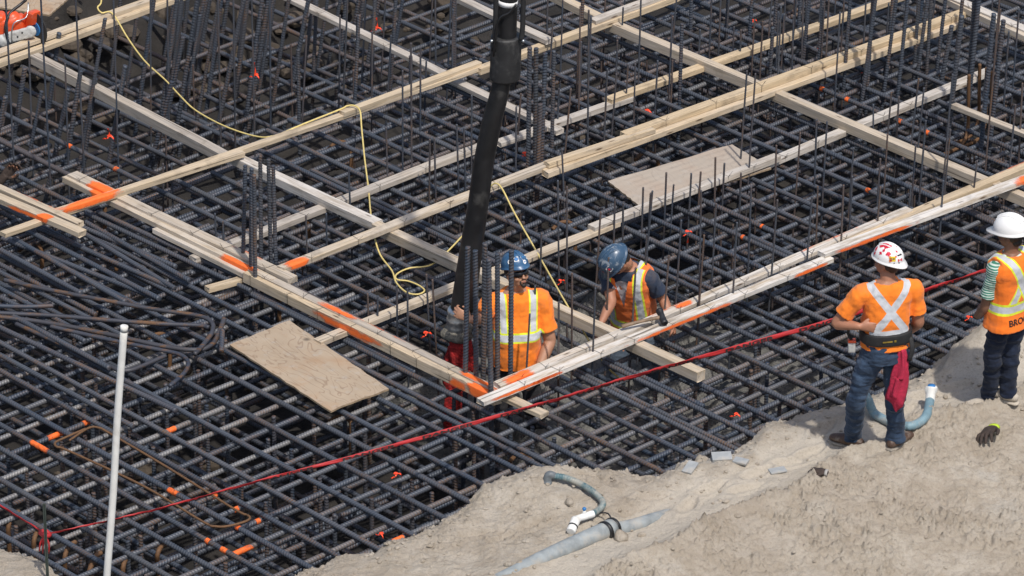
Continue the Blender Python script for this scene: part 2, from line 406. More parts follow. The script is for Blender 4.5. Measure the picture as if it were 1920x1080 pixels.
# ------------------------------------------------------------------ pit floor and soil wall
def pit_floor():
    n = 90; xs = np.linspace(-7.5, 7.5, n*2); ys = np.linspace(-6.5, 9, n*2)
    X, Y = np.meshgrid(xs, ys); pts = np.stack([X.ravel(), Y.ravel(), 0*X.ravel()], 1)
    z = -1.13+.10*fbm(pts*1.3, 5, 3)
    u = pts[:, 0]*math.cos(GA)-pts[:, 1]*math.sin(GA)
    v = pts[:, 0]*math.sin(GA)+pts[:, 1]*math.cos(GA)
    # the soil bank behind the leaning bars in the far left corner
    bank = np.clip((-6.5-u)/1.5, 0, 1); z = z+bank*(1.10+.35*fbm(pts*2.1, 5, 8))
    edge = np.maximum(np.abs(pts[:, 0])/7.5, np.maximum((pts[:, 1]-1.25)/7.75, (1.25-pts[:, 1])/7.75))
    z = np.where(edge > .995, -1.13, z)
    V = np.stack([pts[:, 0], pts[:, 1], z], 1); m = n*2
    i, j = np.meshgrid(np.arange(m-1), np.arange(m-1)); a = (j*m+i).ravel()
    Q = np.stack([a, a+1, a+m+1, a+m], 1)
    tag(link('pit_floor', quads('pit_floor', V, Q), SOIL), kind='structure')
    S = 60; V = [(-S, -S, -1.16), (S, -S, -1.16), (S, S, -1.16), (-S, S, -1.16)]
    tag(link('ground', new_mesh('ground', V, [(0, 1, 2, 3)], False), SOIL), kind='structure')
pit_floor()
def blob(c, r, seed, squash=.7, n=9, m=6):
    V, F = ball((0, 0, 0), r, r, r*squash, None, n, m)
    A = np.array([tuple(v) for v in V]); nn = fbm(A/r*.9+seed*7.7, 2, seed)
    A = A*(1+.38*nn[:, None])
    return [Vector(a)+Vector(c) for a in A], F
mb = MB()
for k in range(520):
    x = random.uniform(-60, 900) if k < 430 else random.uniform(0, 1920); y = random.uniform(-80, 240) if k < 430 else random.uniform(0, 1000)
    if k < 430 and y > 330-x*.32: continue
    p = P(x, y, -1.02); u = p.dot(AD); b = min(max((-6.5-u)/1.5, 0), 1)
    mb.add(*blob(p+Z*(b*1.08+.03), random.choice([.03, .04, .06, .08, .11]), k, random.uniform(.4, .8)))
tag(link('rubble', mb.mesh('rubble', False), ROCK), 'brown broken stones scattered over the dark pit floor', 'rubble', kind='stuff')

# ------------------------------------------------------------------ wet concrete in the pit by the two men
def concrete():
    us = np.arange(-.9, 2.5, .03); vs = np.arange(-1.15, 2.2, .03)
    U, Vv = np.meshgrid(us, vs); u = U.ravel(); v = Vv.ravel()
    q = np.stack([u, v, 0*u], 1)
    r = np.maximum(np.abs(u-.8)/1.7, np.abs(v-.5)/1.68)
    z = -.72+.10*fbm(q*3, 5, 21)+.05*np.abs(fbm(q*9, 4, 5))-np.clip(r-.72, 0, 1)**1.2*2.6
    V = np.outer(u, np.array(AD))+np.outer(v, np.array(BD)); V[:, 2] = z
    nu, nv = len(us), len(vs); i, j = np.meshgrid(np.arange(nu-1), np.arange(nv-1)); a = (j*nu+i).ravel()
    Q = np.stack([a, a+1, a+nu+1, a+nu], 1)
    tag(link('wet_concrete', quads('wet_concrete', V, Q), CONC), kind='structure')
concrete()

# ------------------------------------------------------------------ sand bank
EDGE = [(-900, 985), (-200, 1000), (0, 1020), (60, 1030), (100, 1056), (135, 1090), (220, 1190), (330, 1230), (430, 1160), (530, 1082), (640, 1032), (700, 1016), (770, 992), (820, 968), (870, 943), (905, 903),
        (940, 896), (1000, 879), (1040, 874), (1115, 876), (1165, 872), (1200, 884), (1260, 864), (1300, 854), (1340, 852), (1410, 818), (1440, 780), (1500, 770), (1540, 760),
        (1590, 750), (1640, 735), (1700, 712), (1740, 692), (1790, 668), (1850, 652), (1920, 632), (2100, 560), (2900, 330)]
RIDGE = [(-900, 1700), (900, 1250), (1150, 1085), (1280, 1010), (1390, 950), (1500, 902), (1640, 848), (1720, 812), (1790, 786), (1860, 758), (1920, 735), (2900, 400)]
EX = np.array(EDGE, float); RX = np.array(RIDGE, float)
FEET = []
for (x_, y_, a_) in [(1420, 880, .5), (1400, 912, .7), (1330, 912, .5), (1290, 940, .8), (1220, 930, .5), (1180, 955, .6), (1485, 860, .4), (1520, 842, .9), (1745, 745, .3), (1700, 770, 1.0), (1790, 735, .4), (1760, 700, .9), (1130, 905, 2.0), (1090, 900, .3), (990, 985, .6), (940, 1010, .9), (890, 1000, .4), (1545, 800, .9)]:
    q_ = P(x_, y_, .1); FEET.append((q_.x, q_.y, a_+random.uniform(-.3, .3)))
def sand_height(X, Y):
    """height of the bank over the ground plan; the bank's edge was surveyed at z = 0.1"""
    n = len(X); z0 = .1
    q = np.stack([X-CAM.x, Y-CAM.y, np.full(n, z0-CAM.z)], 1)
    k = q@np.array(FW); pxx = 960+FPX*(q@np.array(RT))/k; pyy = 540-FPX*(q@np.array(UP))/k
    pts = np.stack([X, Y, 0*X], 1)
    wob = 7*fbm(pts*3.5, 4, 61)+4*fbm(pts*14, 3, 64)
    d = (pyy-np.interp(pxx, EX[:, 0], EX[:, 1])+wob)/105.0
    e = (pyy-np.interp(pxx, RX[:, 0], RX[:, 1]))/105.0+.16*fbm(pts*1.6, 4, 44)
    rough = np.clip(e*9+.3, 0, 1)
    path = np.clip(1-np.abs(e+.62)/.62, 0, 1)*np.clip((d-.25)*3, 0, 1); path = np.clip(path*2.2, 0, 1)
    calm = 1-.80*path
    base = .035+.075*np.clip(d/.30, 0, 1)**.6
    drop = np.where(d < 0, np.maximum(d*3.2, -1.6), 0)
    mound = .36*np.exp(-(((pxx-1858)/95)**2+((pyy-668)/52)**2))+.12*np.exp(-(((pxx-1000)/120)**2+((pyy-905)/45)**2))
    step = .055*np.clip(e*16, 0, 1)+.05*np.exp(-((e-.10)/.12)**2)-.16*np.clip(e-.35, 0, 3)+.03*np.clip(d-1.2, 0, 2)*(1-rough)-.03*path
    n1 = .022*fbm(pts*2.2, 4, 11)+.012*calm*fbm(pts*7, 3, 12)
    msk = np.clip(fbm(pts*1.9, 4, 77)*1.3+.05, 0, 1)
    lip = np.exp(-np.abs(d)/.16)
    act = np.clip(msk*.8+rough*(.35+.6*np.clip(fbm(pts*2.6, 3, 55)+.4, 0, 1))+lip*.7+.10, 0, 1.3)*(1-.75*path)
    q2 = pts*np.array([30, 46, 1]); clump = np.clip(vnoise(q2, 31)+.6*vnoise(q2*2.1, 37)+.3*vnoise(q2*4.1, 38)-.10, 0, 1)
    crumb = np.clip(vnoise(pts*70, 91)+.5*vnoise(pts*120, 92)-.15, 0, 1)
    big = np.clip(vnoise(pts*13, 33)+.4*vnoise(pts*29, 34)-.35, 0, 1)
    n2 = act*((.024+.026*rough)*clump+.015*crumb)+.045*big*np.clip(rough*.8+lip*.6, 0, 1)*np.clip(msk*1.6, 0, 1)+.0025*fbm(pts*40, 3, 19)
    for (fx, fy, fa) in FEET:
        dx = (X-fx)*math.cos(fa)+(Y-fy)*math.sin(fa); dy = -(X-fx)*math.sin(fa)+(Y-fy)*math.cos(fa)
        r2 = (dx/.145)**2+(dy/(.052-.012*np.clip(dx/.145, -1, 1)))**2
        n2 = n2-.034*np.exp(-r2**2)+.014*np.exp(-((r2-1.6)/.7)**2)
    face = np.clip(-d*4, 0, 1)*.05*fbm(pts*8, 3, 3)
    return base+drop+mound*np.clip(d*6+.5, 0, 1)+step+n1+n2+face, d, path, act
def sz(p):
    return float(sand_height(np.array([p[0]]), np.array([p[1]]))[0][0])
def SP(x, y, lift=0.0):
    """point of the sand surface seen at pixel x, y"""
    z = .12
    for _ in range(8): p = P(x, y, z); z = .5*z+.5*sz(p)
    p = P(x, y, z); p.z = sz(p)+lift; return p
def sand():
    res = .012
    xs = np.arange(-4.1, 4.75, res); ys = np.arange(-5.6, -.4, res)
    X, Y = np.meshgrid(xs, ys); X = X.ravel(); Y = Y.ravel()
    z, d, pth, act = sand_height(X, Y); nx, ny = len(xs), len(ys)
    keep = (d > -.45)
    i, j = np.meshgrid(np.arange(nx-1), np.arange(ny-1)); a = (j*nx+i).ravel()
    Q = np.stack([a, a+1, a+nx+1, a+nx], 1); Q = Q[keep[Q].all(1)]
    used = np.unique(Q); mp = -np.ones(nx*ny, np.int64); mp[used] = np.arange(len(used))
    V = np.stack([X, Y, z], 1)[used]
    me = quads('sand_bank', V, mp[Q])
    for nm, ar in (('path', pth), ('crumb', act)):
        at = me.attributes.new(nm, 'FLOAT', 'POINT'); at.data.foreach_set('value', ar[used].astype(np.float32))
    tag(link('sand_bank', me, SAND), kind='structure')
sand()
mb = MB()
for k in range(520):
    if k < 300:
        t = random.uniform(540, 1920); y = np.interp(t, EX[:, 0], EX[:, 1])+abs(random.gauss(0, 28))+3
    else:
        t = random.uniform(700, 1930); y = random.uniform(np.interp(t, EX[:, 0], EX[:, 1])+10, 1090)
    p = SP(t, y); r = random.choice([.006, .007, .009, .011, .014, .018] if k < 490 else [.02, .026])
    mb.add(*blob(p+Z*r*.2, r, k+900, .6, 7, 5))
tag(link('sand_clods', mb.mesh('sand_clods', False), SAND), 'small crumbled clods lying over the pale sand bank', 'clods', kind='stuff')
def big_clod(x, y, r, label):
    tag(link('sand_clod', MB().add(*blob((0, 0, 0), r, int(x), .8, 16, 10)).mesh('sand_clod'), SAND, loc=SP(x, y)+Z*r*.45), label, 'clod')
big_clod(826, 976, .055, 'round sandy clod perched on the bank edge where a rebar meets the sand')
big_clod(1067, 945, .035, 'smooth sandy lump inside the curve of the teal hose')
big_clod(1165, 1010, .05, 'flat sandy lump beside the collar of the grey pipe')
big_clod(953, 1060, .03, 'small pale pebble by the buried end of the grey pipe')

# ------------------------------------------------------------------ rebars
MASTERS = {}
def rebar_mesh(R0, h, per, L, n):
    key = (R0, L)
    if key in MASTERS: return MASTERS[key]
    prof = [(0, 0), (.30, 0), (.46, 1), (.78, 1)] if n >= 8 else [(0, 0), (.5, 1)]
    m = max(2, int(L/per)); xs = []; rs = []
    for i in range(m):
        for f, c in prof: xs.append((i+f)*per); rs.append(c)
    xs.append(m*per); rs.append(0); xs = np.array(xs)*(L/(m*per)); rs = np.array(rs, float)
    th = 2*np.pi*np.arange(n)/n; K = len(xs)
    sl = R0*.55*np.sin(th+.6)          # the ribs run slanted round the bar
    Xm = np.clip(xs[:, None]+sl[None, :]*np.ones((K, 1)), 0, L)
    Xm[0] = 0; Xm[-1] = L
    seam = np.where(np.isclose(np.cos(th), 0, atol=.2), .0, 1.0) if n >= 10 else np.ones(n)
    Rm = R0+h*rs[:, None]*seam[None, :]
    V = np.stack([Xm, Rm*np.cos(th), Rm*np.sin(th)], 2).reshape(-1, 3)
    i, k = np.meshgrid(np.arange(K-1), np.arange(n), indexing='ij')
    a = (i*n+k).ravel(); b = (i*n+(k+1) % n).ravel()
    Q = np.stack([a, b, b+n, a+n], 1)
    cv = np.array([[0, 0, 0], [L, 0, 0]], float); c0 = len(V); V = np.concatenate([V, cv])
    caps = []
    for k in range(0, n, 2):
        caps.append((c0, (k+2) % n, (k+1) % n, k)); s = (K-1)*n
        caps.append((c0+1, s+k, s+(k+1) % n, s+(k+2) % n))
    me = quads('rebar', V, np.concatenate([Q, np.array(caps)]))
    at = me.attributes.new('crest', 'FLOAT', 'POINT')
    cr = np.concatenate([(rs[:, None]*seam[None, :]).ravel(), [0, 0]]).astype(np.float32)
    if len(at.data) == len(cr): at.data.foreach_set('value', cr)
    me.materials.append(STEEL); MASTERS[key] = me
    return me
KIND = {'thick': (.0185, .0034, .0265, 10), 'mid': (.0150, .003, .024, 8), 'thin': (.0078, .0012, .020, 6)}
def bar(name, p0, p1, kind, label, cat, group, dust=0.0, rust=.6, anchor=0):
    p0 = Vector(p0); p1 = Vector(p1); d = p1-p0; L = d.length
    Lq = max(.2, (math.ceil(L*2)/2 if L > 5 else round(L*20)/20)); d.normalize()
    if anchor == 1: p0 = p1-d*Lq
    elif anchor == .5: p0 = (p0+p1)/2-d*Lq/2
    R0, h, per, n = KIND[kind]
    q = Vector((1, 0, 0)).rotation_difference(d) @ Quaternion((1, 0, 0), random.uniform(0, 6.28))
    o = link(name, rebar_mesh(R0, h, per, Lq, n), None, None, p0, q)
    o.color = (dust, min(.92, rust+random.choice([0, 0, 0, .12, .25])), random.random(), 1); tag(o, label, cat, group); return o
MARKS = [(205, 360, 'the orange marked cross boards'), (150, 560, 'the heap of hooked bars'), (130, 850, 'the steel post'), (330, 860, 'the white pipe'),
         (560, 900, 'the lower stretch of red tape'), (580, 690, 'the stained plywood sheet'), (480, 430, 'the six bar dowel cluster'), (730, 540, 'the looped yellow cord'),
         (800, 860, 'the sand clod'), (960, 780, 'the frame corner'), (1120, 790, 'the hose elbow on the sand'), (1300, 740, 'the sawn beam end'), (1500, 660, 'the red tape near the man with rag'),
         (1760, 560, 'the gap between the two standing people'), (1560, 470, 'the doubled orange boards'), (1300, 420, 'the white board past the grey plywood'), (1270, 320, 'the grey plywood sheet'),
         (1000, 240, 'the tall centre dowels'), (800, 300, 'the black hose'), (600, 330, 'the cord draped over a board'), (420, 180, 'the leaning wall bars'), (120, 200, 'the cut-off saw'),
         (700, 100, 'the grey plank at the top'), (1150, 120, 'the white tipped board'), (1500, 200, 'the long crossing beams'), (1750, 150, 'the tall dark dowel pair'), (1800, 330, 'the bent hooks at right'), (1150, 560, 'the two men in the pit')]
def near(x, y):
    return min(MARKS, key=lambda m: (m[0]-x)**2+(m[1]-y)**2)[2]
WORD = {'A': 'running down-right', 'B': 'running up-right'}
def clip_mid(p0, p1):
    """pixel of the middle of the part inside the frame"""
    xs = []
    for i in range(41):
        q = px(p0.lerp(p1, i/40))
        if -20 < q[0] < 1940 and -20 < q[1] < 1100: xs.append(q)
    return xs[len(xs)//2] if xs else None
def mat_bar(axis, c, t0, t1, z, kind, layer, dust=0, rust=.5, skew=0.0, anchor=.5):
    if axis == 'A': p0, p1 = UV(t0, c, z), UV(t1, c+skew, z)
    else: p0, p1 = UV(c, t0, z), UV(c+skew, t1, z)
    m = clip_mid(p0, p1); jz = random.gauss(0, .006); p0 = p0+Z*random.gauss(0, .006); p1 = p1+Z*jz; dust = min(1, dust+max(0, random.gauss(.03, .12))) if layer == 'top' else 0
    if m is None: return None
    lay = {'top': 'top mat', 'low': 'shaded lower mat', 'deep': 'deepest mat'}[layer]
    where = near(*m)
    lab = f"{lay} rebar {WORD[axis]} by {where}"
    return bar('rebar', p0, p1, kind, lab, 'rebar', f"{lay} rebars {WORD[axis]} by {where}", dust, rust, anchor)
SCALE = 240/SPX          # the grid was measured at 240 px per metre
def hits_sand(axis, c, t, z):
    p = UV(t, c, z) if axis == 'A' else UV(c, t, z)
    return sand_height(np.array([p.x]), np.array([p.y]))[1][0]
def sand_end(axis, c, lo, hi, z):
    """where the bar has gone half a metre into the bank"""
    t = lo
    while t < hi:
        if hits_sand(axis, c, t, z) > .35: return t
        t += .08
    return hi
def top_mat():
    vs_out = [-5.32, -5.06, -4.80, -4.54, -4.31, -4.05, -3.77, -3.49, -3.20, -2.87, -2.55, -2.32, -2.02, -1.80, -1.57, -1.23, -.90, -.65, -.35, -.07, .22, .50, .77, 1.07, 1.40, 1.68, 1.95, 2.22, 2.5, 2.78, 3.05, 3.3, 3.6]
    v = 3.9
    while v < 9.2: vs_out.append(v+random.uniform(-.03, .03)); v += .285
    for v in vs_out:
        v *= SCALE
        end = sand_end('A', v, 0.2, 5.0, 0)
        st = -8.2; z = 0
        if v > -.9:                       # past the crossing board the mat steps down
            z2 = random.uniform(-.62, -.42); mat_bar('A', v+random.uniform(-.09, .09), -8.2, -3.3+random.choice([0, -.5, .25, .5, -.9]), z2, 'thick', 'top', .02, random.uniform(.3, .8), random.gauss(0, .05))
            st = -3.45+random.uniform(-.3, .2)
        du = 0.06 if v > -2.8 else .02
        # bars are left out round the opening where the two men stand
        if -1.15 < v < -.15:
            mat_bar('A', v, st, .30+random.uniform(-.1, .1), z, 'thick', 'top', du, random.uniform(.2, .7), random.gauss(0, .012))
            if end > 1.6: mat_bar('A', v, 1.42, end, z, 'thick', 'top', du, random.uniform(.2, .7), random.gauss(0, .01))
        elif -.15 <= v < 1.0:
            mat_bar('A', v, st, .55+random.uniform(-.1, .05), z, 'thick', 'top', du, random.uniform(.2, .7), random.gauss(0, .012))
            if end > 1.6: mat_bar('A', v, 1.40, end, z, 'thick', 'top', du, random.uniform(.2, .7), random.gauss(0, .01))
        else:
            mat_bar('A', v, st, end, z, 'thick', 'top', du, random.uniform(.2, .75), random.gauss(0, .028))
        if random.random() < .22 and v > -3.5:       # a lapped second bar alongside
            t = random.uniform(st+1, end-1); mat_bar('A', v+.05, t-random.uniform(.8, 1.8), min(end, t+random.uniform(.8, 2)), z+.003, 'thick', 'top', du, .6, .005)
    us = [-.82, -.58, -.33, -.08, .18, .42, .66, .92, 1.18, 1.42, 1.66, 1.88, 2.10, 2.30, 2.51, 2.69, 2.9, 3.1]
    u = -1.06
    while u > -7.4: us.append(u+random.uniform(-.025, .025)); u -= .245
    for u in us:
        u *= SCALE
        t0 = -7.0
        for t in np.arange(-7.0, 0, .08):          # the near end starts inside the sand bank
            if hits_sand('B', u, t, -.04) < .3: t0 = t; break
        if u > 1.0:
            hi = 9.0; t0 = max(t0, -6)
        else: hi = 8.5
        dust = .85 if (u < 1.25 and u > -1.6 and random.random() < .6) else (.25 if random.random() < .3 else .05)
        if u < -3.5:
            if u < -4.6 and random.random() < .45: continue
            mat_bar('B', u, -6.2, -.9, -.10, 'thick', 'top', .03, .6, random.gauss(0, .03), 1); mat_bar('B', u+random.uniform(-.06, .06), -.7, 8.5, -.60+random.uniform(-.04, .08), 'thick', 'top', .03, .6, random.gauss(0, .05), 0); continue
        if -.1 < u < 1.30:
            mat_bar('B', u, t0, -1.28, -.04, 'thick', 'top', dust, .4, 0, 1)
            mat_bar('B', u, 1.0+random.uniform(-.1, .1), hi, -.04, 'thick', 'top', .12, random.uniform(.2, .7), random.gauss(0, .012), 0)
        else:
            if u < 1.3:      # light dusty bars on the near left, then a splice
                mat_bar('B', u, t0, -1.0+random.uniform(-.7, .3), -.04, 'thick', 'top', dust, .4, random.gauss(0, .01), 1)
                mat_bar('B', u+.045, -1.6+random.uniform(-.7, .3), hi, -.042, 'thick', 'top', .1, random.uniform(.2, .7), random.gauss(0, .012), 0)
            else: mat_bar('B', u, t0, hi, -.04, 'thick', 'top', .05 if random.random() < .7 else .3, random.uniform(.2, .8), random.gauss(0, .012))
top_mat()
for layer, z, kind in (('low', -.52, 'thick'), ('deep', -.90, 'thick')):
    v = -5.4
    while v < 9:
        mat_bar('A', v+random.uniform(-.05, .05), -3.4 if v > -.8 else -8.0, sand_end('A', v, .2, 4.6, z)+.2, z, kind, layer, .03, .6, random.gauss(0, .03), 1); v += (.56 if v < -1.6 else .34) if layer == 'low' else .5
    u = -6.8
    while u < 3.4:
        lo = -6.4
        for seg in (((lo, -1.2), (1.05, 8.8)) if -.2 < u < 1.4 else ((lo, 8.8 if u > -3.4 else -.8),)):
            mat_bar('B', u+random.uniform(-.05, .05), seg[0], seg[1], z-.04, kind, layer, .03, .6, random.gauss(0, .03), 1 if seg[1] < 0 else .5)
        u += .36 if layer == 'low' else .5

# the loose lapped bars heaped at the left
HEAP = [((0, 445), (300, 562)), ((25, 447), (235, 566)), ((48, 430), (298, 560)), ((70, 428), (316, 537)), ((150, 433), (328, 541)), ((158, 415), (355, 526)), ((160, 400), (470, 545)), ((185, 398), (560, 570)),
        ((0, 468), (152, 550)), ((-30, 480), (180, 590)), ((-10, 505), (250, 640)), ((-20, 530), (130, 612)), ((0, 556), (160, 640)), ((-30, 600), (330, 770)), ((20, 590), (205, 690)), ((-20, 655), (250, 800)), ((105, 405), (330, 500))]
for i, (a, b) in enumerate(HEAP):
    z = .035+.016*(i % 3)
    tone = 'steel blue' if i % 2 else 'dull grey'
    bar('rebar', P(*a, z), P(*b, z-.004), 'thick', f"{tone} loose rebar heaped on the top mat left of the plywood sheet", 'rebar', f'{tone} loose rebars heaped at left', .08, .3+.4*(i % 2), 1)
def bent(name, pts, zs, r, label, cat, group, rust=.80, k=6):
    W = [P(x, y, z) for (x, y), z in zip(pts, zs if hasattr(zs, '__len__') else [zs]*len(pts))]
    c = sum(W, Vector())/len(W)
    C = catmull([p-c for p in W], k); L = [0]
    # resample evenly so the ribs are even
    acc = [0.0]
    for i in range(1, len(C)): acc.append(acc[-1]+(C[i]-C[i-1]).length)
    n = max(4, int(acc[-1]/.012)); ts = np.linspace(0, acc[-1], n); A = np.array([tuple(p) for p in C])
    S = np.stack([np.interp(ts, acc, A[:, j]) for j in range(3)], 1)
    S = [Vector(s) for s in S]; rr = [r+(r*.17 if i % 2 else 0) for i in range(n)]
    V, F = rings(S, tangents(S), rr, rr, n=8)
    me = new_mesh(name, V, F); me.materials.append(STEEL); o = link(name, me, None, None, c); o.color = (.0, rust, .5, 1)
    return tag(o, label, cat, group)
bent('hooked_rebar', [(8, 525), (90, 543), (180, 560), (290, 580), (372, 592), (397, 605), (398, 622), (385, 642), (365, 664)], [.10]*9, .017, 'dull hooked rebar lying uppermost across the heap, its bend turned down by the white pipe', 'rebar', 'hooked rebars on the heap')
bent('hooked_rebar', [(-20, 586), (100, 592), (200, 600), (300, 607), (372, 610), (392, 614)], [.085]*6, .017, 'rusty straight lying rebar between the two long hooked ones on the heap', 'rebar', 'hooked rebars on the heap')
bent('hooked_rebar', [(-20, 592), (80, 604), (180, 622), (300, 648), (366, 656), (396, 647), (410, 625), (420, 598)], [.07]*6+[.09, .13], .018, 'long rusty hooked rebar with its end curling up beside the plywood', 'rebar', 'hooked rebars on the heap')
bent('hooked_rebar', [(95, 612), (200, 636), (300, 656), (338, 665), (353, 680), (345, 700), (318, 724)], [.06]*7, .016, 'dark hooked rebar whose bent end points back under the heap right of the pipe top', 'rebar', 'hooked rebars on the heap')
bent('hooked_rebar', [(30, 607), (120, 648), (207, 688), (235, 695), (262, 688), (310, 667)], [.045]*6, .017, 'hooked rebar bending round behind the white pipe below its top', 'rebar', 'hooked rebars on the heap')
bent('hooked_rebar', [(-20, 573), (50, 575), (100, 573)], [.11]*3, .017, 'short straight grey rebar end pointing right from the left frame edge', 'rebar', None, .4)
bar('rebar', P(417, 618, .13), P(415, 660, .06), 'thick', 'short upright rebar stub with rusty end between hooked bars and plywood', 'rebar', None, 0, .8)
bent('stirrup', [(130, 826), (165, 803), (185, 802), (210, 815), (320, 880), (440, 955), (466, 967), (464, 976), (430, 986), (405, 987), (380, 978), (270, 912), (130, 846), (107, 838), (103, 831), (112, 825), (160, 804)], .048, .0085,
     'thin rusty rectangular stirrup lying flat beside and behind the white pipe', 'stirrup', None, 1.0)
for i, (x, y, s) in enumerate([(22, 985, 1), (70, 1012, 1), (128, 1042, 1), (176, 1062, 1), (237, 1062, 1), (300, 1040, .8), (172, 1070, .7)]):
    bent('hooked_rebar', [(x+14*s, y-26*s), (x+2, y-18*s), (x-6*s, y), (x-6*s, y+26*s), (x-2*s, y+60*s)], [-.05, -.05, -.08, -.2, -.36], .017, 'rusty rebar hook turning down at a bar end by the steel post', 'rebar', 'rusty hook ends by the steel post', 1.0)
for i, (x, y) in enumerate([(1835, 215), (1848, 222), (1815, 235), (1858, 228)]):
    bent('hooked_rebar', [(x+2, y-95), (x+1, y-40), (x, y), (x-6, y+28), (x-22, y+44), (x-50, y+56)], [.55, .26, .04, -.06, -.1, -.1], .014, 'rusty bent dowel hooking into the mat below the short plank at right', 'rebar', 'rusty bent dowels at right', 1.0)
for i, (x, y) in enumerate([(178, 380), (200, 447), (60, 460), (95, 545), (300, 630), (505, 555), (640, 785), (980, 855), (560, 400), (640, 270), (1215, 290), (1060, 420), (1330, 300), (1290, 890)]):
    bent('hooked_rebar', [(x-24, y+10), (x-12, y-1), (x+4, y-4), (x+16, y+4), (x+19, y+18), (x+18, y+60)], [-.1, -.1, -.1, -.11, -.17, -.36], .016, f'rusty hook between mat bars by {near(x, y)}', 'rebar', f'rusty hooks by {near(x, y)}', 1.0)

# ------------------------------------------------------------------ upright bars
def upright(xt, yt, xb, yb, kind, label, group, z0=0.0, below=.4, rust=.5, cat='rebar', name='vertical_rebar', dust=.05):
    b = P(xb, yb, z0); k = SPX*(1+(540-yb)*-.00018)*.893
    t = b+Vector(((xt-xb)/SPX, random.gauss(0, .01), (yb-yt)/k)); d = (t-b).normalized()
    return bar(name, b-d*below, t, kind, label, cat, group, dust, rust, 1)
CL1 = [(878, 465, 872, 728), (892, 472, 893, 733), (910, 458, 906, 712), (917, 488, 921, 765), (933, 478, 933, 722), (959, 473, 957, 725)]
L1 = ['tall thick dowel leftmost of six standing at the frame corner', 'second dowel from the left at the frame corner, close to the red hose sock', 'tallest dowel of the frame corner cluster, left of the shorter one touching it', 'shorter thick dowel standing foremost at the frame corner',
      'slimmer dowel in front of the goateed man, second from the right', 'dowel rightmost of the corner cluster, across the goateed man']
for c, l in zip(CL1, L1): upright(*c, 'thick', l, 'dowels at the frame corner', .02, .9, .55)
CL2 = [(465, 313, 455, 508), (477, 320, 470, 530), (482, 330, 479, 545), (493, 295, 490, 505), (508, 302, 508, 500), (517, 312, 518, 520)]
for c in CL2: upright(*c, 'mid', 'ribbed dowel of the six bar cluster standing on the orange marked beam at left', 'dowels on the orange marked beam', .02, .8, .5)
CL3 = [(993, 90, 990, 318), (1005, 93, 1003, 310), (1022, 102, 1015, 315), (1038, 97, 1035, 270), (1013, 195, 1008, 330)]
for c in CL3: upright(*c, 'thick' if c[0] < 1030 else 'mid', 'thick dowel of the tall cluster right of the black hose', 'tall dowels right of the hose', .0, .8, .6)
CL4 = [(1818, -30, 1813, 225), (1828, -30, 1812, 232), (1853, 30, 1840, 270), (1872, 40, 1858, 250), (1795, 33, 1778, 250), (1782, 50, 1767, 143)]
for c in CL4: upright(*c, 'thick', 'thick dark dowel standing near the top right corner', 'dark dowels near the top right', .0, .6, .3)
LEAN = [(213, 33, 147, 317), (347, -20, 300, 240), (383, -10, 333, 233), (423, -10, 373, 207), (470, -10, 413, 217), (513, -15, 477, 167), (550, -10, 513, 187), (587, -10, 550, 150), (140, 163, 90, 353), (90, 167, 43, 353), (57, 127, 20, 300),
        (187, 143, 160, 285), (263, 30, 240, 150), (300, -10, 262, 190), (245, 120, 205, 300), (620, -10, 598, 110), (655, -20, 640, 90), (120, 60, 92, 200), (30, 120, 5, 230), (330, 150, 290, 280), (20, 180, -20, 330), (235, -20, 215, 90)]
for k in range(70):
    x = random.uniform(-40, 760); y = random.uniform(40, 330)
    if y > 345-x*.33+random.uniform(0, 40): continue
    hgt_ = random.uniform(140, 300); xt_ = x+hgt_*random.uniform(.16, .26)
    if xt_ < 360 and y-hgt_ < 165-.36*xt_: continue
    LEAN.append((xt_, y-hgt_, x, y))
for i, c in enumerate(LEAN): upright(*c, 'thick' if i % 3 else 'mid', 'thick rebar leaning right along the pit wall behind the yellow cord', 'leaning wall rebars', -.5, .7, .55)
PLUMB = [(28, -10, 28, 347), (93, -10, 95, 353), (155, -10, 158, 320), (225, -10, 222, 313), (290, -10, 283, 200), (415, -10, 413, 217), (478, -10, 477, 233), (443, -10, 440, 187), (320, -10, 316, 170), (510, -10, 507, 160), (62, 80, 60, 260), (130, 120, 128, 300)]
for c in PLUMB: upright(*c, 'thin', 'slim plumb rod rising from the pit in front of the leaning bars', 'plumb rods before the pit wall', -.1, .5, .45)
TOPR = [(1410, -20, 1405, 75), (1540, -10, 1533, 147), (1590, -10, 1582, 163), (1638, -10, 1617, 183), (1677, -10, 1657, 177), (1697, -10, 1683, 180), (1735, -10, 1720, 143), (1365, -20, 1362, 55), (1500, -20, 1497, 60), (1455, -20, 1452, 60), (1510, -10, 1512, 60)]
for c in TOPR: upright(*c, 'mid', 'dark ribbed upright among the bars behind the long double board', 'uprights behind the long double board', -.05, .5, .4)
for k in range(64):
    x = random.uniform(520, 1910); y = random.uniform(40, 210); h_ = random.uniform(70, 190)
    upright(x+h_*random.uniform(.0, .09), y-h_, x, y, random.choice(['mid', 'thin', 'thin']), f'dark upright bar rising from the mat by {near(x, y)}', f'upright bars by {near(x, y)}', -.05, .5, random.uniform(.3, .8))
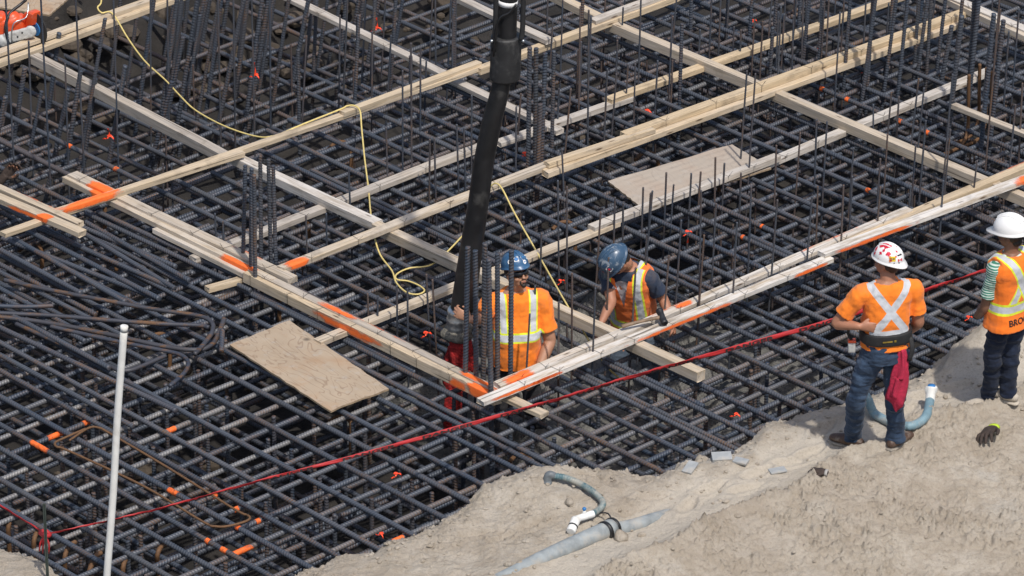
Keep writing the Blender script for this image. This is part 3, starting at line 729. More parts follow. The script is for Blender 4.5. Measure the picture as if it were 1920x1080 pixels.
THIN_RIGHT = [(1047, 567, 1047, 707), (1072, 512, 1072, 647), (1115, 540, 1110, 703), (993, 590, 986, 713), (1003, 537, 1003, 673), (1140, 483, 1137, 613), (1190, 503, 1183, 653), (1220, 360, 1203, 587), (1252, 480, 1243, 623), (1310, 360, 1310, 610), (1340, 383, 1335, 523),
              (1317, 442, 1308, 613), (1378, 418, 1372, 593), (1405, 350, 1403, 500), (1453, 377, 1443, 560), (1518, 370, 1510, 527), (1530, 350, 1530, 460), (1577, 350, 1575, 503), (1595, 330, 1593, 423), (1647, 350, 1642, 457), (1705, 350, 1702, 423), (1765, 340, 1762, 440), (1828, 300, 1822, 390), (1275, 413, 1268, 557), (1212, 440, 1208, 520)]
THIN_T4 = [(1125, 397, 1118, 527), (1167, 380, 1167, 500), (1015, 438, 1013, 520), (1045, 340, 1048, 527), (1062, 350, 1063, 547), (1152, 370, 1150, 480), (1313, 322, 1310, 380), (1357, 305, 1355, 370), (1340, 297, 1340, 375), (1388, 325, 1387, 390), (1412, 140, 1403, 340), (1397, 135, 1388, 310), (1453, 273, 1452, 380), (1498, 250, 1493, 353),
           (1528, 227, 1527, 350), (1547, 230, 1543, 360), (1597, 277, 1592, 390), (1648, 298, 1645, 380), (1660, 253, 1657, 370), (1635, 197, 1637, 270), (1668, 173, 1663, 270), (1682, 180, 1680, 270), (1717, 148, 1705, 300), (1727, 165, 1718, 310), (1778, 143, 1768, 350), (1777, 245, 1770, 370), (1730, 227, 1723, 380), (1713, 273, 1710, 370),
           (1248, 322, 1246, 410), (1295, 325, 1292, 400), (1262, 345, 1258, 420), (1205, 352, 1203, 440), (1219, 360, 1216, 430)]
THIN_TOP = [(1388, 55, 1387, 120), (1428, 40, 1425, 137), (1468, 28, 1465, 127), (1350, -10, 1347, 103), (1333, -10, 1330, 97), (1457, 22, 1455, 130), (1503, -10, 1503, 113), (1550, -10, 1547, 147), (1375, 50, 1374, 110), (1413, 37, 1410, 120), (1087, 15, 1085, 207), (1102, 22, 1102, 270), (1138, 130, 1133, 257), (1155, 138, 1147, 253), (1048, 165, 1045, 240),
            (1070, 167, 1057, 313), (1190, 120, 1188, 233), (1232, 113, 1228, 213), (1260, 113, 1258, 190), (1177, 120, 1173, 200), (1027, -10, 1025, 83), (1053, 280, 1057, 360), (1620, 0, 1617, 120), (1663, 5, 1660, 100)]
THIN_MID = [(773, 85, 772, 330), (757, 133, 755, 317), (817, -10, 817, 120), (672, 30, 667, 187), (735, 67, 728, 160), (870, 238, 873, 360), (857, 233, 860, 360), (815, 260, 817, 360), (807, 260, 805, 360), (968, 202, 967, 333), (977, 177, 970, 270), (323, 307, 323, 352), (307, 307, 306, 350), (790, 90, 788, 250), (850, 20, 848, 140), (640, 30, 636, 150), (700, 60, 697, 200), (885, 180, 884, 300),
            (655, 315, 657, 400), (725, 240, 727, 350), (613, 400, 613, 470), (575, 405, 576, 480), (405, 400, 406, 470), (420, 415, 420, 480), (709, 555, 708, 610), (745, 535, 745, 620), (765, 540, 765, 640), (800, 515, 803, 590), (812, 525, 818, 660), (690, 550, 691, 600)]
THIN_FAR = [(1860, -10, 1847, 325), (1897, 197, 1890, 347), (1910, 158, 1910, 303), (1885, 60, 1882, 200), (1905, 20, 1900, 150)]
for lst, lab, grp in ((THIN_RIGHT, 'thin tied rod standing at the double boards on the right side of the frame', 'rods at the right double boards'), (THIN_T4, 'thin rod standing along the white board near the grey plywood', 'rods along the white board'),
                      (THIN_TOP, 'thin rusty rod standing along the upper boards right of the hose', 'rods along the upper boards'), (THIN_MID, 'thin rod standing along the boards left of the hose and by the yellow cord', 'rods along the boards left of the hose'),
                      (THIN_FAR, 'slim rod standing near the right frame edge by the short plank', 'rods near the right frame edge')):
    for c in lst: upright(*c, 'thin', lab, grp, .0, .45, random.choice([.3, .5, .7, .84]), 'rebar rod', 'thin_rod')
# standees that carry the mats
for i in range(90):
    for _ in range(60):
        x = random.uniform(0, 1900); y = random.uniform(560, 1060)
        p = P(x, y, -.05); u, v = p.dot(AD), p.dot(BD)
        if sand_height(np.array([p.x]), np.array([p.y]))[1][0] < -.15 and (v < -1.5 or u > 1.5): break
    else: continue
    uu = round(u/.245)*.245+.03; p = UV(uu, v, 0)
    bar('vertical_rebar', p-Z*1.05, p-Z*.06, 'mid', f"dark standing rebar holding up the mat by {near(x, y)}", 'rebar', f"standing rebars under the mat by {near(x, y)}", .02, .7)
for i in range(60):
    x = random.uniform(80, 1900); y = random.uniform(60, 480); p = P(x, y, -.05); u, v = p.dot(AD), p.dot(BD)
    if -.2 < u < 1.4 and -1.3 < v < 1.2: continue
    bar('vertical_rebar', p-Z*1.05, p-Z*.03, 'thin', f"rusty rod below the mat by {near(x, y)}", 'rebar rod', f"rusty rods under the mat by {near(x, y)}", 0, 1.0)

# ------------------------------------------------------------------ lumber
BOARDS = []
def lumber(label, a, b, ztop, wd, h, grey=.3, white=.1, name='timber_board', cat='board', group=None, bow=.004, zb=None):
    p = P(*a, ztop); q = P(*b, ztop if zb is None else zb); d = (q-p); L = d.length; d.normalize()
    perp = Vector((d.y, -d.x, 0)); perp = -perp if perp.y > 0 else perp; perp.normalize()
    up = d.cross(perp); up = -up if up.z < 0 else up
    c = (p+q)/2+perp*(wd/2)-up*(h/2)
    n = max(2, int(L/.16)); V = []; F = []; bv = .004
    prof = [(-wd/2+bv, h/2), (wd/2-bv, h/2), (wd/2, h/2-bv), (wd/2, -h/2+bv), (wd/2-bv, -h/2), (-wd/2+bv, -h/2), (-wd/2, -h/2+bv), (-wd/2, h/2-bv)]
    ph = random.uniform(0, 6); sd = random.randint(0, 999)
    xs = [-L/2+L*i/n for i in range(n+1)]
    nz = fbm(np.stack([np.array(xs)*2.2, np.full(n+1, sd*1.7), np.zeros(n+1)], 1), 3, sd)
    for i, x in enumerate(xs):
        for k, (y, z) in enumerate(prof):
            j = .0022*math.sin(i*12.9+k*4.1+sd)
            V.append((x+(.006*math.sin(k*2.1+sd) if i in (0, n) else 0), y+bow*nz[i]+j, z+bow*.6*math.sin(ph+x*1.3)+j))
    m = len(prof)
    for i in range(n):
        for k in range(m): F.append((i*m+k, (i+1)*m+k, (i+1)*m+(k+1) % m, i*m+(k+1) % m))
    F.append(tuple(range(m))); F.append(tuple(n*m+k for k in range(m-1, -1, -1)))
    M = Matrix((d, -perp, up)).transposed()
    if M.determinant() < 0: M = Matrix((d, perp, up)).transposed(); side = 1
    else: side = -1
    if side < 0:
        V = [(x, -y, z) for x, y, z in V]; F = [tuple(reversed(f)) for f in F]
    me = new_mesh(name, V, F, False); o = link(name, me, PINE, None, c, M.to_quaternion())
    o.color = (grey, white, 0, 1); tag(o, label, cat, group)
    rec = dict(o=o, L=L, wd=wd, h=h, side=side, a=a, b=b); BOARDS.append(rec); return rec
def along(rec, x, y):
    """local X of the pixel x, y on the board"""
    M = rec['o'].matrix_basis.inverted(); return (M @ P(x, y, rec['o'].location.z)).x
def paint(rec, x1, y1, x2, y2, faces='ts', label=None):
    """a sprayed stripe over the top (t) and/or the camera-side (s) face"""
    s0, s1 = sorted((along(rec, x1, y1), along(rec, x2, y2))); s0 = max(s0, -rec['L']/2+.003); s1 = min(s1, rec['L']/2-.003)
    if s1-s0 < .02: return
    wd, h, sg = rec['wd'], rec['h'], rec['side']; e = .0045
    path = []
    if 't' in faces: path += [(-wd*.5+.012, h/2+e), (0, h/2+e), (wd/2+e*.6, h/2+e*.8)]
    if 'f' in faces: path += [(-wd*.5+.005, h/2+e), (-wd*.2, h/2+e)]
    if 's' in faces: path += [(wd/2+e, h/2-.004), (wd/2+e, 0), (wd/2+e, -h/2+.004)]
    n = max(3, int((s1-s0)/.03)); V = []; F = []; E = []; m = len(path)
    for i in range(n+1):
        for k, (y, z) in enumerate(path):
            V.append((s0+(s1-s0)*i/n, y*sg, z))
            E.append(min(1, min(i, n-i)/n*3.2+.1)*(.35 if k in (0, m-1) else 1)+.0)
    for i in range(n):
        for k in range(m-1):
            f = (i*m+k, (i+1)*m+k, (i+1)*m+k+1, i*m+k+1); F.append(f if sg > 0 else f[::-1])
    me = new_mesh('paint_mark', V, F); at = me.attributes.new('edge', 'FLOAT', 'POINT'); at.data.foreach_set('value', E)
    link('paint_mark', me, ORANGE, rec['o'])
def wire(rec, x, y):
    s = along(rec, x, y); wd, h, sg = rec['wd']/2+.0035, rec['h']/2+.0035, rec['side']
    if abs(s) > rec['L']/2-.02: return
    t = random.uniform(-.03, .03)
    pts = [(s, -wd*sg, -h), (s+t*.2, -wd*sg, h), (s+t, wd*sg, h), (s+t*1.2, wd*sg, -h), (s, -wd*sg, -h)]
    mb = MB().add(*tube(pts, .0015, 5, 1))
    for a in (0, 1):
        mb.add(*tube([(s+t, wd*sg, h), (s+t+random.uniform(-.02, .03), (wd+.02)*sg, h+random.uniform(.01, .05))], .0013, 5, 1))
    link('tie_wire', mb.mesh('tie_wire'), WIRE, rec['o'])
W4, W2 = .089, .038
# boards running up to the right, from far left to near right
l = lumber('rear one of the pale double boards under the cut-off saw', (-40, 104), (345, -29), .20, W4, .04, .25, .15)
l = lumber('front one of the pale double boards under the cut-off saw', (-40, 124), (345, -16), .165, .075, .05, .1, .1)
l = lumber('long lower board from the left frame edge under the yellow cord to the hose', (0, 432), (900, 118), .20, .075, .04, .15, .1)
T1a = lumber('short upper board crossing the orange marked beam end at far left', (95, 392), (450, 279), .232, W4*.8, .05, .1, .1)
paint(T1a, 90, 395, 225, 355, 'ts')
l = lumber('middle upper board with its end just left of the black hose', (636, 206), (893, 112), .232, W4*.8, .045, .1, .1)
l = lumber('continuing board from behind the hose to the top frame edge', (890, 124), (1320, -34), .20, .08, .06, .1, .05)
l = lumber('pale white tipped upper board at the top right of the hose', (1105, 34), (1300, -38), .238, W4, .04, .75, .4)
T2 = lumber('weathered grey board passing low behind the black hose', (355, 478), (918, 258), .085, W4, .05, .8, .2)
l = lumber('weathered grey board right of the hose ending under a fresh board', (928, 262), (1178, 175), .085, W4, .045, .85, .3)
l = lumber('fresh yellow board running from its square end to the top right', (1134, 181), (1700, -20), .125, W4, .05, .02, .0)
T3 = lumber('long pale board from the orange beam past the hose under a fresh board', (520, 497), (1025, 300), .20, W4, .045, .3, .25)
paint(T3, 520, 497, 562, 480, 'ts')
l = lumber('lower layer of the long double board right of the hose', (1015, 318), (1792, 36), .185, .095, .05, .1, .15)
l = lumber('short upper board of the double run, its square end right of the hose', (1020, 302), (1218, 236), .235, W4*.85, .045, .12, .1)
T3c = lumber('long fresh upper board of the double run ending near the top right dowels', (1163, 246), (1814, 12), .24, W4, .055, .02, .0)
T4 = lumber('low pale board left of the red hose sock', (588, 634), (860, 524), .085, W4, .045, .3, .2)
l = lumber('low board passing behind the goateed man', (905, 508), (1150, 411), .085, W4, .04, .35, .15)
T4b = lumber('white board lying across the grey plywood sheet', (1103, 420), (1450, 287), .125, W4, .05, .75, .35)
T4c = lumber('whitewashed board from the plywood to the tall dark dowels', (1428, 300), (1844, 128), .085, W4, .05, .75, .45)
T5a = lumber('inner pale board of the double run at the pit edge', (925, 716), (1697, 387), .205, W4, .04, .45, .62)
T5b = lumber('fresh tan board behind the doubled orange boards at right', (1585, 444), (1960, 286), .19, W4, .06, .05, .05)
T5c = lumber('outer white board of the double run, from the frame corner', (893, 745), (1548, 477), .205, W4, .042, .5, .85)
T5d = lumber('overlapping orange sprayed white board behind the man with the rag', (1533, 469), (1960, 312), .245, W4, .045, .5, .8)
paint(T5a, 1258, 580, 1285, 560, 't'); paint(T5a, 930, 716, 990, 690, 'ts'); paint(T5a, 1195, 600, 1285, 560, 'f'); paint(T5a, 1440, 500, 1660, 400, 'f')
paint(T5c, 970, 715, 1045, 690, 's'); paint(T5c, 1150, 645, 1380, 550, 's'); paint(T5c, 893, 748, 1040, 690, 's'); paint(T5d, 1535, 470, 1720, 405, 's'); paint(T5d, 1890, 345, 1960, 315, 'ts'); paint(T5b, 1840, 330, 1960, 290, 'f'); paint(T5c, 1470, 520, 1548, 477, 's')
# beams and boards running down to the right
A1a = lumber('thick grey beam from the saw boards down to the fresh boards', (72, 98), (432, 285), .155, W4, .089, .75, .1, 'timber_beam', 'beam')
A1b = lumber('white weathered beam between the two crossing boards behind the dowel cluster', (440, 283), (718, 411), .155, .10, .075, .75, .6, 'timber_beam', 'beam')
A1c = lumber('long beam from the crossing board under the hose to its sawn end in front of the tape', (712, 413), (1322, 692), .155, W4, .089, .25, .25, 'timber_beam', 'beam')
A2a = lumber('rear plank of the orange crossed beam at left', (145, 320), (557, 516), .185, .10, .06, .5, .2)
A2a2 = lumber('front plank of the orange crossed beam at left', (127, 328), (520, 521), .162, .06, .05, .35, .3)
A2l = lumber('whitish lower plank under the orange crossed beam', (300, 424), (485, 516), .125, .08, .04, .6, .4)
A2b = lumber('orange sprayed beam from the dowel cluster to the frame corner', (478, 500), (952, 734), .160, .07, .04, .75, .1)
A2c = lumber('fresh front plank of the orange sprayed beam to the frame corner', (470, 505), (940, 737), .145, .085, .085, .15, .1)
paint(A2a, 180, 340, 235, 365, 'ts'); paint(A2a2, 180, 355, 220, 372, 'ts'); paint(A2a, 430, 455, 520, 500, 'f'); paint(A2a2, 430, 470, 500, 510, 'ts'); paint(A2b, 590, 555, 790, 650, 'f'); paint(A2c, 605, 575, 740, 645, 's'); paint(A2b, 610, 560, 690, 600, 't')
paint(A2b, 870, 690, 960, 735, 't'); paint(A2c, 862, 700, 905, 720, 's'); paint(A2c, 900, 715, 940, 740, 'ts')
A2d = lumber('low plank sticking out past the frame corner under the tape', (925, 722), (1028, 770), .12, .085, .04, .3, .1)
A2e = lumber('rear orange edged board at the left frame edge', (-30, 330), (157, 414), .235, .07, .045, .35, .1)
A2f = lumber('front orange edged board at the left frame edge', (-40, 344), (161, 430), .235, .085, .05, .35, .1)
paint(A2e, 20, 355, 110, 395, 'f'); paint(A2f, 20, 375, 90, 410, 's'); paint(A2f, 85, 400, 110, 410, 'ts')
A3a = lumber('short beam end at the top right above the white tipped board', (1020, -30), (1150, 36), .155, W4, .075, .2, .2, 'timber_beam', 'beam')
A3 = lumber('long thick beam crossing the right side of the frame', (1152, 36), (1960, 376), .165, W4, .089, .4, .15, 'timber_beam', 'beam')
A4a = lumber('weathered plank at the top running down to the board left of the hose', (545, -12), (838, 132), .12, W4, .04, .9, .35)
A4b = lumber('weathered plank behind the hose ending at the tall dowels', (838, 136), (1057, 240), .085, W4, .045, .85, .3)
A5 = lumber('grey plank end at the top behind the hose', (840, -22), (1038, 70), .26, W4, .045, .8, .3)
A6a = lumber('rear whitewashed board in the top right corner', (1780, -14), (1970, 68), .30, .09, .04, .7, .5)
A6b = lumber('front board in the top right corner behind the dark dowels', (1760, -16), (1970, 82), .28, .07, .06, .3, .3)
A7 = lumber('short plank at the right frame edge above bent hooks', (1793, 192), (1970, 262), .30, .07, .04, .5, .2)
brk = lumber('small splintered offcut beside the six bar cluster', (383, 533), (470, 508), .08, .07, .045, .05, .1, 'timber_offcut', 'offcut', None, .012)
for rec, pts in ((T5a, [(x, 716-(x-925)*.426) for x in range(950, 1690, 62)]), (T5c, [(x, 745-(x-893)*.409) for x in range(960, 1540, 70)]), (A2c, [(x, 505+(x-470)*.494) for x in range(500, 930, 62)]), (A2b, [(x, 500+(x-478)*.494) for x in range(510, 930, 70)]),
                 (T3c, [(x, 246-(x-1163)*.36) for x in range(1230, 1800, 90)]), (T4c, [(x, 300-(x-1428)*.413) for x in range(1450, 1830, 60)]), (T4b, [(x, 420-(x-1103)*.383) for x in range(1120, 1440, 55)]), (T2, [(x, 478-(x-355)*.39) for x in range(400, 900, 75)]),
                 (T3, [(x, 497-(x-520)*.39) for x in range(560, 1010, 90)]), (A2a, [(x, 320+(x-145)*.476) for x in range(170, 550, 70)]), (A4a, [(x, -12+(x-545)*.49) for x in range(560, 830, 60)]), (A6a, [(x, -14+(x-1780)*.43) for x in range(1800, 1930, 40)]), (T4, [(x, 634-(x-588)*.4) for x in range(610, 850, 60)])):
    for (x, y) in pts: wire(rec, x+random.uniform(-12, 12), y)

# ------------------------------------------------------------------ plywood sheets
def sheet(label, c4, zs, th=.016, grey=0.1):
    W = [P(x, y, z) for (x, y), z in zip(c4, zs)]; c = sum(W, Vector())/4
    ex = ((W[2]-W[1])+(W[3]-W[0])).normalized(); n = (W[1]-W[0]).cross(W[3]-W[0]); n = -n if n.z < 0 else n; n.normalize(); ex = (ex-n*ex.dot(n)).normalized(); ey = n.cross(ex)
    M = Matrix((ex, ey, n)).transposed()
    L = [M.transposed() @ (p-c) for p in W]; top = [Vector((p.x, p.y, th/2)) for p in L]; N = 14; V = []; F = []
    for j in range(N+1):
        for i in range(N+1):
            s, t = i/N, j/N
            p = (top[0]*(1-s)+top[1]*s)*(1-t)+(top[3]*(1-s)+top[2]*s)*t
            zz = .012*math.sin(s*3.1)*math.sin(t*2.6)+.002*math.sin(i*7+j*3)
            e = .004*math.sin(i*5.1+j*3.7) if (i in (0, N) or j in (0, N)) else 0
            V.append((p.x+e, p.y+e, p.z+zz))
    m = len(V); V += [(x, y, z-th) for x, y, z in V]
    up = ((top[1]-top[0]).cross(top[3]-top[0])).z > 0
    fl = (lambda f: f) if up else (lambda f: f[::-1])
    for j in range(N):
        for i in range(N):
            a = j*(N+1)+i; F.append(fl((a, a+1, a+N+2, a+N+1))); F.append(fl((m+a+N+1, m+a+N+2, m+a+1, m+a)))
    rim = [i for i in range(N)]+[N+j*(N+1) for j in range(N)]+[N*(N+1)+N-i for i in range(N)]+[(N-j)*(N+1) for j in range(N)]
    for a, b in zip(rim, rim[1:]+rim[:1]): F.append(fl((b, a, m+a, m+b)))
    me = new_mesh('plywood_sheet', V, F, False); me.materials.append(PLY); me.materials.append(PLYEDGE)
    for k in range(2*N*N, len(F)): me.polygons[k].material_index = 1
    o = tag(link('plywood_sheet', me, None, None, c, M.to_quaternion()), label, 'plywood'); o.color = (grey, 0, 0, 1)
sheet('stained tan plywood sheet lying on the near mat left of the frame', [(431, 648), (542, 602), (730, 731), (619, 772)], [.055, .055, .055, .055])
sheet('grey weathered plywood sheet under the white board inside the frame', [(1140, 341), (1372, 272), (1447, 317), (1205, 392)], [.05]*4, .016, .95)
sheet('tan plywood sheet behind the saw in the top left corner', [(-60, -40), (133, -6), (92, 30), (-60, 8)], [.12]*4)

# ------------------------------------------------------------------ flagging ribbons
def ribbon(x, y, z, h, label):
    c = P(x, y, z); mb = MB()
    def strip(pts, wd):
        V = []; F = []
        for i, p in enumerate(pts):
            a = i*.7; s = Vector((math.cos(a), .3*math.sin(a), math.sin(a)*.4))*wd
            V += [p-s, p+s]
        for i in range(len(pts)-1): F.append((2*i, 2*i+1, 2*i+3, 2*i+2))
        mb.add(V, F)
    mb.add(*tube([Vector((-.02, 0, 0)), Vector((0, -.022, .004)), Vector((.022, 0, .0)), Vector((0, .02, .002)), Vector((-.02, 0, 0))], .009, 6, 3))
    strip([Vector((0, -.02, 0)), Vector((-.02, -.035, -.02)), Vector((-.045, -.04, -.012)), Vector((-.065, -.03, -.03))], .012)
    strip([Vector((0, -.02, 0)), Vector((.03, -.03, .012)), Vector((.055, -.03, -.012)), Vector((.06, -.03, -.05))], .012)
    strip([Vector((0, -.015, 0))+Vector((.008*math.sin(i), -.01, h*i/4)) for i in range(5)], .012)
    o = link('flagging_ribbon', mb.mesh('flagging_ribbon'), RIB, None, c); m = RIB
    o.scale = (random.uniform(.6, .85),)*3; o.rotation_euler = (0, 0, random.uniform(-.8, .8)); o.rotation_mode = 'XYZ'; tag(o, label, 'ribbon', 'orange flagging ribbons')
for x, y, h, lab in [(205, 255, .1, 'orange ribbon tied to a leaning bar below the grey beam'), (480, 140, .16, 'orange ribbon tied to a leaning bar right of the hanging yellow cord'), (706, 52, .14, 'orange ribbon on a bar under the grey plank at the top'), (983, 287, -.1, 'red ribbon hanging on the tall dowels right of the hose'),
                     (1411, 38, -.1, 'orange ribbon on an upright near the top between fresh boards'), (1536, 92, -.07, 'orange ribbon on the upright just above the long double board'), (1622, 130, -.08, 'orange ribbon below the long double board'), (1213, 207, .03, 'small orange ribbon on a thin bar behind the double board'),
                     (1288, 434, -.14, 'orange ribbon on a rod right of the bowed man'), (1050, 526, .02, 'orange ribbon on a rod between the two men'), (1603, 700, .01, 'orange ribbon on the mat left of the man with the rag'), (1380, 776, .0, 'orange ribbon deep in the mat near the sand edge'), (742, 888, .01, 'orange ribbon in the mat under the sagging tape'),
                     (715, 1000, .0, 'orange ribbon in the mat near the sand at the bottom'), (1753, 690, .0, 'orange ribbon on a bar beside the sand mound'), (798, 624, .01, 'orange ribbon by the low pale board left of the hose'), (1815, 594, .0, 'red ribbon at the left hand of the woman')]:
    ribbon(x, y, .02 if y > 300 else 0, h, lab)
def ring_paint(x, y, axis, L, z=0.0):
    c = P(x, y, z); d = AD if axis == 'A' else BD
    best = None
    for o in COL.objects:
        if o.name.startswith('rebar') and o.type == 'MESH' and o.data in REB:
            ax = o.matrix_basis.to_3x3() @ Vector((1, 0, 0))
            if abs(ax.dot(d)) < .97: continue
            t = (c-o.location).dot(ax)
            if t < .05 or t > o.data['len']-.05: continue
            dist = ((o.location+ax*t)-c).length
            if best is None or dist < best[0]: best = (dist, o, t)
    if best is None or best[0] > .2: return
    _, o, t = best; r = .0185*1.21; n = 8
    L = min(L*.8, .24); pts = [Vector((t-L/2+L*i/n, 0, 0)) for i in range(n+1)]
    rr = [r*random.uniform(.985, 1.03) for _ in pts]
    V, F = rings(pts, tangents(pts), rr, rr, n=10); F = F[:-2]
    me = new_mesh('paint_mark', V, F); at = me.attributes.new('edge', 'FLOAT', 'POINT')
    at.data.foreach_set('value', [min(1, min(i, n-i)/n*6+.1)*random.uniform(.55, .95) for i in range(n+1) for _ in range(10)])
    link('paint_mark', me, ORANGE, o)
for (R0, L), me in MASTERS.items(): me['len'] = L
REB = set(m for (r, L), m in MASTERS.items() if r == .0185)
for x, y, a, L in [(75, 838, 'A', .28), (105, 815, 'B', .15), (118, 810, 'B', .1), (170, 790, 'B', .1), (176, 787, 'B', .07), (340, 918, 'A', .16), (383, 912, 'B', .07), (428, 940, 'B', .07), (477, 967, 'B', .06), (390, 1015, 'A', .06), (425, 1030, 'A', .1), (455, 1025, 'B', .28), (450, 990, 'A', .06), (325, 800, 'B', .12),
                   (495, 265, 'A', .1), (435, 232, 'A', .1), (400, 247, 'A', .06), (290, 287, 'A', .06), (565, 182, 'A', .07), (588, 177, 'A', .07), (530, 195, 'A', .08), (870, 73, 'A', .08), (805, 95, 'A', .07), (1003, 28, 'A', .1), (1045, 14, 'A', .08), (1380, 195, 'A', .14), (1545, 165, 'A', .06), (1585, 188, 'A', .06), (1680, 230, 'A', .07), (1735, 250, 'A', .07), (1640, 355, 'A', .06),
                   (1404, 440, 'A', .04), (1450, 415, 'A', .03), (1330, 585, 'A', .05), (740, 1000, 'B', .15), (220, 320, 'A', .08), (165, 265, 'A', .08)]:
    ring_paint(x, y, a, L)

# ------------------------------------------------------------------ hoses, cord, pipes, tape
def curve_obj(name, W, r, mat, label, cat, n=8, k=6, group=None):
    c = sum(W, Vector())/len(W)
    V, F = tube([p-c for p in W], r, n, k)
    return tag(link(name, new_mesh(name, V, F), mat, None, c), label, cat, group)
cord = [(187, -40, .3), (190, 2, .26), (183, 14, .24), (191, 24, .22), (205, 22, .22), (217, 33, .2), (240, 72, .1), (272, 115, .06), (310, 150, .05), (338, 180, .05), (367, 207, .05), (420, 236, .08), (477, 255, .12), (513, 255, .17), (570, 232, .21), (638, 205, .235), (650, 199, .245), (664, 198, .255), (675, 208, .24), (678, 240, .17), (684, 300, .09), (691, 355, .06), (695, 400, .07), (702, 443, .1),
        (713, 478, .04), (735, 508, .03), (743, 530, .03), (762, 548, .03), (783, 552, .03), (796, 545, .03), (785, 535, .03), (765, 527, .03), (744, 524, .03), (744, 514, .03), (767, 503, .03), (805, 498, .03), (830, 480, .03), (858, 452, .03), (885, 420, .05), (905, 380, .1), (918, 352, .2), (930, 344, .255), (942, 355, .245), (965, 400, .16), (1005, 470, .08), (1062, 570, .12), (1085, 606, .05), (1103, 637, -.02), (1115, 655, -.1), (1140, 690, -.3), (1165, 712, -.5)]
curve_obj('extension_cord', [P(x, y, z) for x, y, z in cord], .0072, CORD, 'yellow cord draped over the boards and coiled in a loop left of the hose', 'cord', 8, 5)
# white pipe
b = P(198, 1110, -.25); t = P(234, 612, .0); hgt = 1.55
b = P(200, 1085, .02); k = SPX*1.1*.893
top = b+Vector(((234-200)/SPX, .0, (1085-612)/k))
for _ in range(4):
    q_ = px(top); top.x += (233-q_[0])/(SPX*1.06); top.z -= (612-q_[1])/(SPX*.95)
d = (top-b).normalized()
root = empty('standing_pipe', b-d*.5, 'tall white plastic pipe standing up through the mat at near left', 'pipe')
q = [b-d*.5, b, b+(top-b)*.35+Vector((.004, 0, 0)), b+(top-b)*.66+Vector((-.004, 0, 0)), top]
link('tube', new_mesh('tube', *tube([p-root.location for p in q], .0265, 16, 4)), PVC, root)
V, F = rings([top-d*.04-root.location, top-root.location+d*.003, top+d*.004-root.location], [d, d, d], [.0272, .0285, .0255], [.0272, .0285, .0255], n=16)
link('rim', new_mesh('rim', V, F), PVC, root)
# steel post with tape knot
pb = P(90, 1100, .05)
def post(pb, h, label):
    mb = MB()
    for a, bx in ((.024, .004), (.004, .024)): mb.add(*box((0, 0, h/2-.2), a, bx, h+.4, Matrix.Rotation(.5, 3, 'Z'), .001))
    return tag(link('steel_post', mb.mesh('steel_post', False), GREENSTAKE, None, pb), label, 'post')
post(pb, .68, 'dark steel post holding the red tape at the lower left corner')
TP = [(84, 1001), (150, 988), (300, 953), (480, 903), (640, 862), (800, 818), (1040, 750), (1200, 702), (1400, 646), (1560, 601), (1720, 549), (1860, 503), (2010, 450)]
Wt = [P(x, y, pb.z+.37+.012*i) for i, (x, y) in enumerate(TP)]
post(P(2010, 450, Wt[-1].z)*1-Z*(Wt[-1].z+.1), Wt[-1].z+.25, 'steel post at the far end of the red tape')
def tape(Wp, widths, label, txt=True, twist=0.0):
    C = catmull(Wp, 14); acc = [0.0]
    for i in range(1, len(C)): acc.append(acc[-1]+(C[i]-C[i-1]).length)
    A = np.array([tuple(p) for p in C]); wk = lin(widths, 14); c = sum(C, Vector())/len(C)
    def frame(s):
        p = Vector([np.interp(s, acc, A[:, j]) for j in range(3)]); e = Vector([np.interp(s+.05, acc, A[:, j]) for j in range(3)])-Vector([np.interp(s-.05, acc, A[:, j]) for j in range(3)])
        e.normalize(); side = Vector((0, 0, 1)); a = .35*math.sin(s*1.7+twist)+.12*math.sin(s*5.1)
        side = (side-e*side.dot(e)).normalized(); n = e.cross(side); sd = side*math.cos(a)+n*math.sin(a)
        return p-c, sd, (sd.cross(e)).normalized(), np.interp(s, acc, wk)
    ns = int(acc[-1]/.035); V = []; F = []; th = .0012
    for i in range(ns+1):
        p, sd, n, wv = frame(acc[-1]*i/ns); j = .002*math.sin(i*1.9)
        for a, bq in ((-1, -1), (-.3, -1), (.35, -1), (1, -1), (1, 1), (.35, 1), (-.3, 1), (-1, 1)):
            V.append(p+sd*(a*wv)+n*(bq*th+j+.004*math.sin(a*3+i*.6)))
    for i in range(ns):
        for k in range(8): F.append((i*8+k, i*8+(k+1) % 8, i*8+8+(k+1) % 8, i*8+8+k))
    o = tag(link('barrier_tape', new_mesh('barrier_tape', V, F), TAPE, None, c), label, 'barrier tape')
    if txt:
        s = .35
        while s < acc[-1]-.6:
            wv = frame(s)[3]
            TV, TF = text_polys('DANGER', 1.0, .03); sy = wv*1.5/.72; sxx = .44/4.1; V = []
            for t in TV:
                p, sd, n, _ = frame(s+t.x*sxx); n = n if n.y < 0 else -n
                V.append(p+sd*((t.y-.36)*sy)+n*.0095)
            link('lettering', new_mesh('lettering', V, TF, False), INK, o); s += .66
    return o
tape(Wt, [.006, .007, .009, .011, .013, .015, .017, .018, .018, .018, .019, .020, .020], 'red danger tape sagging across the near mat from post to right edge')
tape([P(-120, 880, .55), P(-40, 925, .5), P(40, 972, .46), P(84, 1001, Wt[0].z)], [.010, .010, .009, .007], 'short red tape running from the steel post off the left edge', True)
kn = Wt[0]; mb = MB().add(*tube([(-.035, 0, .01), (0, -.03, .0), (.035, 0, -.01), (0, .03, .01), (-.035, 0, .01)], .016, 7, 3))
for i in range(4): mb.add(*tube([(0, -.03, 0), (-.03+.02*i, -.045, -.05), (-.04+.022*i, -.035, -.12-.02*(i % 2))], [.009, .008, .005], 6, 3))
tag(link('tape_knot', mb.mesh('tape_knot'), TAPE, None, kn), 'knotted red tape tails round the steel post', 'tape knot')

